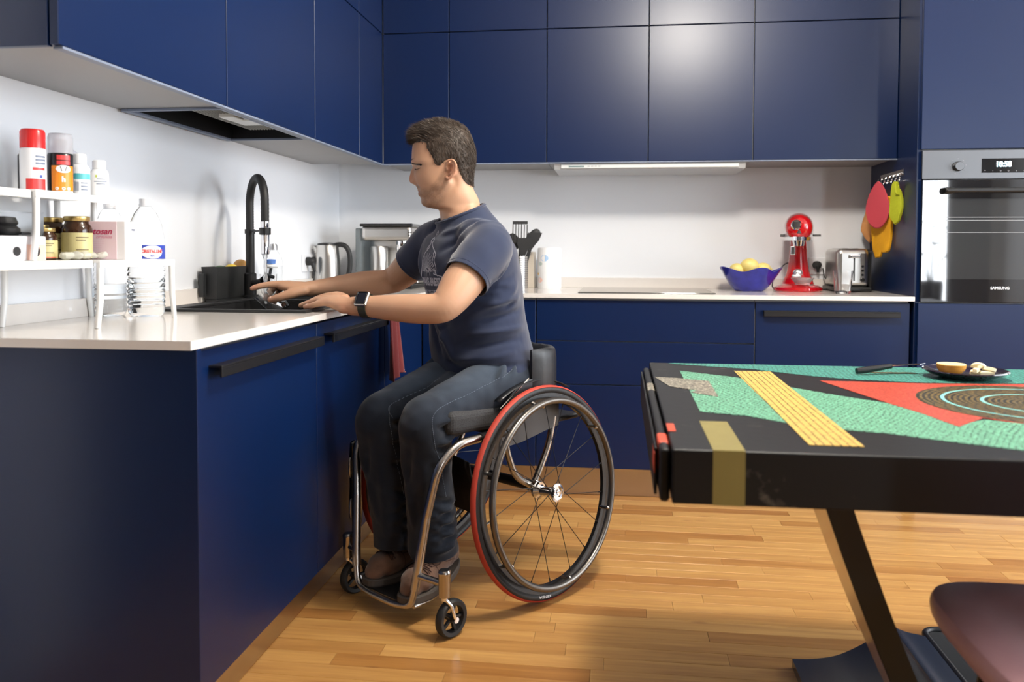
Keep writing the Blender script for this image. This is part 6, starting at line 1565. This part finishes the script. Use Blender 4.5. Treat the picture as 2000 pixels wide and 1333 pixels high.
limb(jn, [W(.0, 0, .655)+(.10, .085), W(.13, 0, .63)+(.07, .06), W(.2, 0, .62)+(.05, .04)], 4, 24, ref=tuple(CL))
jme = remesh(jn, .0065, 5, .5)
bm = bmesh.new(); bm.from_mesh(jme); bpy.data.meshes.remove(jme)
for a_, k_ in ((aN, kN), (aF, kF)):
    d = (a_-k_).normalized(); cc = a_+d*.012; cut(bm, cc, (d+V((0, 0, -.5))).normalized(), lambda c: (c-cc).length < .12 and (c-cc).dot(d) > -.03)
FJ = []
def across(c0, ax, n_dir, w_=.06):
    pass
for k_, a_, h_, sgn in ((kN, aN, hipN, 1), (kF, aF, hipF, -1)):
    sd = CL*sgn
    bk = -CF*.07
    # creases behind and beside the knee
    for i in range(6):
        z = .05-.030*i; c0 = k_+CL*.055+bk*.9+V((0, 0, z-.03)); c1 = k_+CL*.073+CF*(.005+.012*(i % 2))+V((0, 0, z-.045+.02*(i % 2)))
        FJ.append((tuple(c0), tuple(c1), .0065*(1 if i % 2 == 0 else -1), .0085))
        c0 = k_-CL*.055+bk*.9+V((0, 0, z-.03)); c1 = k_-CL*.073+CF*.01+V((0, 0, z-.04)); FJ.append((tuple(c0), tuple(c1), .006*(1 if i % 2 == 0 else -1), .0085))
    # stacked folds near the ankle
    for i in range(8):
        t = .60+.048*i; p = k_.lerp(a_, t); zz = .018*(1 if i % 2 else -1); am = .008*(1 if i % 2 else -1)
        FJ.append((tuple(p+CL*.068-CF*.05+V((0, 0, zz))), tuple(p+CL*.06+CF*.045+V((0, 0, -zz))), am, .0105)); FJ.append((tuple(p+CL*.05-CF*.065+V((0, 0, zz))), tuple(p-CL*.05-CF*.065+V((0, 0, -zz))), am, .0105))
    # long soft folds on shin and thigh
    for (t0, t1, o0, o1, am) in ((.1, .6, .02, -.03, -.005), (.15, .8, -.03, .01, .005), (.3, .9, .05, .03, .004)):
        FJ.append((tuple(k_.lerp(a_, t0)+CL*o0*1.2+CF*.068), tuple(k_.lerp(a_, t1)+CL*o1+CF*.066), am, .013))
    for i in range(5):
        t = .06+.07*i; p = h_.lerp(k_, t); FJ.append((tuple(p+V((0, 0, .085))+CL*.05), tuple(h_.lerp(k_, t+.16)+V((0, 0, .06))+CL*.085*sgn), .005*(1 if i % 2 else -1), .011))
folds(bm, FJ)
for v in bm.verts: v.co += v.normal*(noise.noise(v.co*14)*.0035+noise.noise(v.co*38)*.0012)
bmesh.ops.smooth_vert(bm, verts=bm.verts[:], factor=.35, use_axis_x=True, use_axis_y=True, use_axis_z=True)
JB = BVHTree.FromBMesh(bm)
jm = bpy.data.meshes.new('jeans'); bm.to_mesh(jm); bm.free()
for p in jm.polygons: p.use_smooth = True
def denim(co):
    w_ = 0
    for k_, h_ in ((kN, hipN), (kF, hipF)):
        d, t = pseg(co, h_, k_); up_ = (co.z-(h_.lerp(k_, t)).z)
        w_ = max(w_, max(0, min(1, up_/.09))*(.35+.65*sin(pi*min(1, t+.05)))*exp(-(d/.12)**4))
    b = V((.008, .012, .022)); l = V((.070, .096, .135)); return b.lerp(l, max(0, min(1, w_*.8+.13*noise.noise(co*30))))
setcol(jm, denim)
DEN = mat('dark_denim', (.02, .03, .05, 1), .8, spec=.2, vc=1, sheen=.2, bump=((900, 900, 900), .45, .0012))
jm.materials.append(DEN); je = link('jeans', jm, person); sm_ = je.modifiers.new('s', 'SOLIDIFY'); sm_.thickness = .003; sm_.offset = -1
def seam(name, pts, m_, r_=.0007, dash=True, parent=je):
    q = [V(p) for p in spline([tuple(p) for p in pts], 14)]; s_ = [JB.find_nearest(p) for p in q]; s_ = [(h[0]+h[1]*.0008) for h in s_ if h[0] is not None]
    m = MB()
    if dash:
        for i in range(0, len(s_)-1): a, b = s_[i], s_[i]+(s_[i+1]-s_[i])*.62; m.tube([tuple(a), tuple(b)], r_, 4)
    else: m.tube([tuple(p) for p in s_], r_, 6)
    m.build(name, m_, parent)
thr = mat('pale_thread', lin(112, 122, 138), .7)
outer = [hipN+CL*.07+CF*.02+V((0, 0, .07)), hipN.lerp(kN, .35)+CL*.07+V((0, 0, .055)), hipN.lerp(kN, .7)+CL*.06+V((0, 0, .045)), kN+CL*.055+CF*.01+V((0, 0, .035)), kN+CL*.068+CF*.025+V((0, 0, -.03)), kN.lerp(aN, .3)+CL*.07+CF*.012, kN.lerp(aN, .55)+CL*.07]
seam('seam', outer, thr); 
seam('seam', [kF+CL*.06+CF*.01+V((0, 0, .045)), kF+CL*.07+CF*.02+V((0, 0, .0)), kF.lerp(aF, .3)+CL*.07+CF*.015, kF.lerp(aF, .8)+CL*.07], thr)
seam('seam', [hipF.lerp(kF, .55)+CL*.07+V((0, 0, .05)), kF+CL*.058+V((0, 0, .05)), kF+CL*.07+CF*.01+V((0, 0, .01))], thr)

# ---- shoes
SUEDE = mat('brown_suede', lin(104, 74, 56), .85, sheen=.3, noise=((34, 34, 34), .5), bump=((260, 260, 260), .5, .0015)); SOLE = mat('grey_sole', lin(70, 62, 56), .7)
LACE = mat('brown_lace', lin(70, 44, 34), .8)
def shoe(ank, tilt, yaw_, zs):
    s_ = MB(); ct, st = cos(tilt), sin(tilt); fx = CF*cos(yaw_)+CL*sin(yaw_); lx = -CF*sin(yaw_)+CL*cos(yaw_)
    B = V((ank.x, ank.y, zs))
    def S_(f_, l_, z_): f_ = f_*.80; return tuple(B+fx*f_+lx*l_*1.02+V((0, 0, z_+max(0, -f_+.10)*st)))
    secs = [(-.075, .034, .030, .035), (-.06, .038, .045, .045), (-.02, .040, .05, .05), (.03, .041, .047, .047), (.07, .045, .038, .038), (.11, .050, .036, .035), (.145, .049, .034, .029), (.160, .044, .031, .024), (.170, .036, .026, .018)]
    pts = [S_(f_, 0, .012+h_)+(w_, h_) for f_, w_, h_, _ in secs]
    limb(s_, pts, 4, 26, ref=tuple(lx))
    limb(s_, [S_(-.035, 0, .05)+(.040, .036), S_(-.03, 0, .10)+(.040, .038), S_(-.028, 0, .135)+(.042, .040)], 4, 24, ref=tuple(lx))
    me_ = remesh(s_, .0045, 6, .5); 
    for v in me_.vertices: v.co.z = max(v.co.z, zs+.014+max(0, (-(v.co-B).dot(fx)+.10))*st); 
    me_.materials.append(SUEDE); so = link('shoe', me_, person)
    m = MB(); out = []; n = 56
    for k in range(n):
        a = 2*pi*k/n; f_ = .058+.163*cos(a); w_ = (.053+.004*sin((f_+.1)*14))*abs(sin(a))**.6*math.copysign(1, sin(a)); out.append((f_, w_))
    for z_ in (-.001, .004, .019, .022):
        q = 1 if z_ not in (-.001, .022) else .965
        for f_, w_ in out: m.v.append(V(S_(.058+(f_-.058)*q, w_*q, z_)))
    for r_ in range(3): m.f += [[r_*n+k, r_*n+(k+1) % n, (r_+1)*n+(k+1) % n, (r_+1)*n+k] for k in range(n)]
    m.f += [list(range(n))[::-1], [3*n+k for k in range(n)]]; m.m = [0]*len(m.f); m.sm = [False]*len(m.f)
    m.build('sole', SOLE, so)
    bvs = BVHTree.FromPolygons([v.co+PB for v in so.data.vertices], [list(p.vertices) for p in so.data.polygons])
    def lay(pts_, r_, off=.0016, up_=V((0, 0, 1))):
        q = []
        for p in spline([S_(*p) for p in pts_], 6):
            h = bvs.find_nearest(V(p)); q.append(tuple(h[0]+h[1]*off))
        return q, r_
    m = MB()
    for i_ in range(6):
        f_ = .028+.017*i_; zt = .112-.010*i_
        for sg in (1, -1): q, r_ = lay([(f_, -.022*sg, zt-.01), (f_+.010, 0, zt+.004), (f_+.016, .022*sg, zt-.01)], .002); m.tube(q, .002, 6)
    for sg in (1, -1): m.tube([S_(.028, 0, .112), S_(.030, .018*sg, .124), S_(.020, .036*sg, .112), S_(.030, .046*sg, .088)], [.002, .002, .002, .0016], 6)
    m.build('laces', LACE, so)
    m = MB(); q, r_ = lay([(.125, -.030, .06), (.108, 0, .08), (.125, .030, .06)], .0015, .0004); m.tube(q, .0015, 6); q, r_ = lay([(.02, -.034, .085), (.06, -.034, .07), (.105, -.022, .07)], .0013, .0004); m.tube(q, .0013, 6); q, r_ = lay([(.02, .034, .085), (.06, .034, .07), (.105, .022, .07)], .0013, .0004); m.tube(q, .0013, 6)
    m.build('stitching', LACE, so)
    me2 = so.data; sb = BVHTree.FromPolygons([v.co+PB for v in me2.vertices], [list(p.vertices) for p in me2.polygons])
    for pth in ([(-.055, .046, .035), (-.02, .046, .05), (.02, .044, .062), (.045, .034, .08), (.05, .02, .085)], [(.075, -.046, .03), (.078, -.03, .06), (.08, 0, .075), (.078, .03, .06), (.075, .046, .03)]):
        qq = [V(S_(*p)) for p in spline(pth, 6)]; pp = [sb.find_nearest(p)[0] for p in qq]; m = MB(); m.tube([tuple(p) for p in pp], .0013, 5); m.build('seam', LACE, so)
shoe(aN-CF*.015+CL*.004, .20, radians(15), .0625); shoe(aF-CF*.055, .16, radians(-2), .0625)

# fingernails
def nail(p, d, up_):
    p, d = V(p), V(d).normalized(); u = V(up_); u = (u-d*u.dot(d)).normalized(); h = BV.ray_cast(p+u*.03, -u)
    if h[0] is None: return
    w_ = d.cross(u); mx = Matrix((d, w_, u)).transposed().to_4x4(); mx.translation = h[0]-u*.0012
    m = MB(); m.ball((0, 0, 0), (.0062, .0050, .0019), 0, 8, mx=mx.to_3x3().to_4x4()); m.v = [v+mx.translation for v in m.v]; m.build('fingernail', mat('nail', lin(232, 190, 170), .25), bo)
nail((.287, -1.509, .8895), (-1, .1, -.25), (-.2, -.75, .6)); nail((.222, -1.495, .927), (-1, -.1, -.3), (0, .2, 1)); nail((.520, -1.730, .892), (-1, .3, -.5), (-.3, .2, 1)); nail((.501, -1.759, .892), (-1, .2, -.4), (-.3, .1, 1)); nail((.529, -1.8225, .889), (-1, .2, -.3), (-.2, -.3, 1)); nail((.503, -1.789, .8905), (-1, .2, -.4), (-.3, 0, 1))
# ---- watch on the left wrist
wc = V((.718, -1.8565, .8945)); wd = V((-.05, .01, -.002)).normalized()
ax_ = V((.045, -.008, 0)).normalized(); m = MB(); sd_ = ax_.cross(V((0, 0, 1))).normalized()
vs, fs = [], []
pts = [wc+sd_*(.0335*cos(2*pi*k/36))+V((0, 0, .0315*sin(2*pi*k/36))) for k in range(36)]
m = MB()
for k in range(36):
    p, q = pts[k], pts[(k+1) % 36]; o1 = (p-wc).normalized()*.0028; o2 = (q-wc).normalized()*.0028; h = ax_*.0115; g_ = (.94 if k % 2 else 1)
    m.add([p-h, q-h, q+h, p+h, p-h+o1*g_, q-h+o2, q+h+o2, p+h+o1*g_], [[0, 3, 2, 1], [4, 5, 6, 7], [0, 1, 5, 4], [2, 3, 7, 6]])
strap = m.build('wristwatch', mat('olive_strap', (.028, .03, .018, 1), .6), person, label='dark olive wristwatch strap with silver case')
vd = (V((1.43, -4.165, 1.05))-wc); wn = V((.22, -.80, .56)).normalized(); wn = (wn-ax_*wn.dot(ax_)).normalized(); wy = wn.cross(ax_)
Mw = Matrix((ax_, wy, wn)).transposed().to_4x4(); Mw.translation = wc+wn*.0355
m = MB(); m.box(-.0195, .0195, -.0235, .0235, -.006, .005, .0055, mx=Mw, seg=4); m.build('watch_case', mat('raw_titanium', (.52, .49, .45, 1), .3, 1), strap)
m = MB(); m.box(-.0162, .0162, -.0200, .0200, .004, .0064, .004, mx=Mw, seg=4); m.build('watch_screen', BLKG, strap)
m = MB(); m.tube([tuple(Mw @ V((-.0195, .006, 0))), tuple(Mw @ V((-.0235, .006, 0)))], .004, 10); m.build('crown', mat('raw_titanium', (.52, .49, .45, 1)), strap)

# ---- tumbler under the tap
gx = V((-.42, -.10, .50)).normalized(); gc = V((.270, -1.462, .878)); Mgl = Matrix.Translation(gc) @ gx.to_track_quat('Z', 'Y').to_matrix().to_4x4()
gl = MB(); gl.lathe([(0, -.046), (.030, -.046), (.033, -.043), (.041, .050), (.039, .050), (.0305, -.036), (0, -.036)], (0, 0, 0), 40, mx=Mgl)
tag(gl.build('tumbler', GLASS), 'clear glass tumbler held in the right hand under the running tap', 'glass')
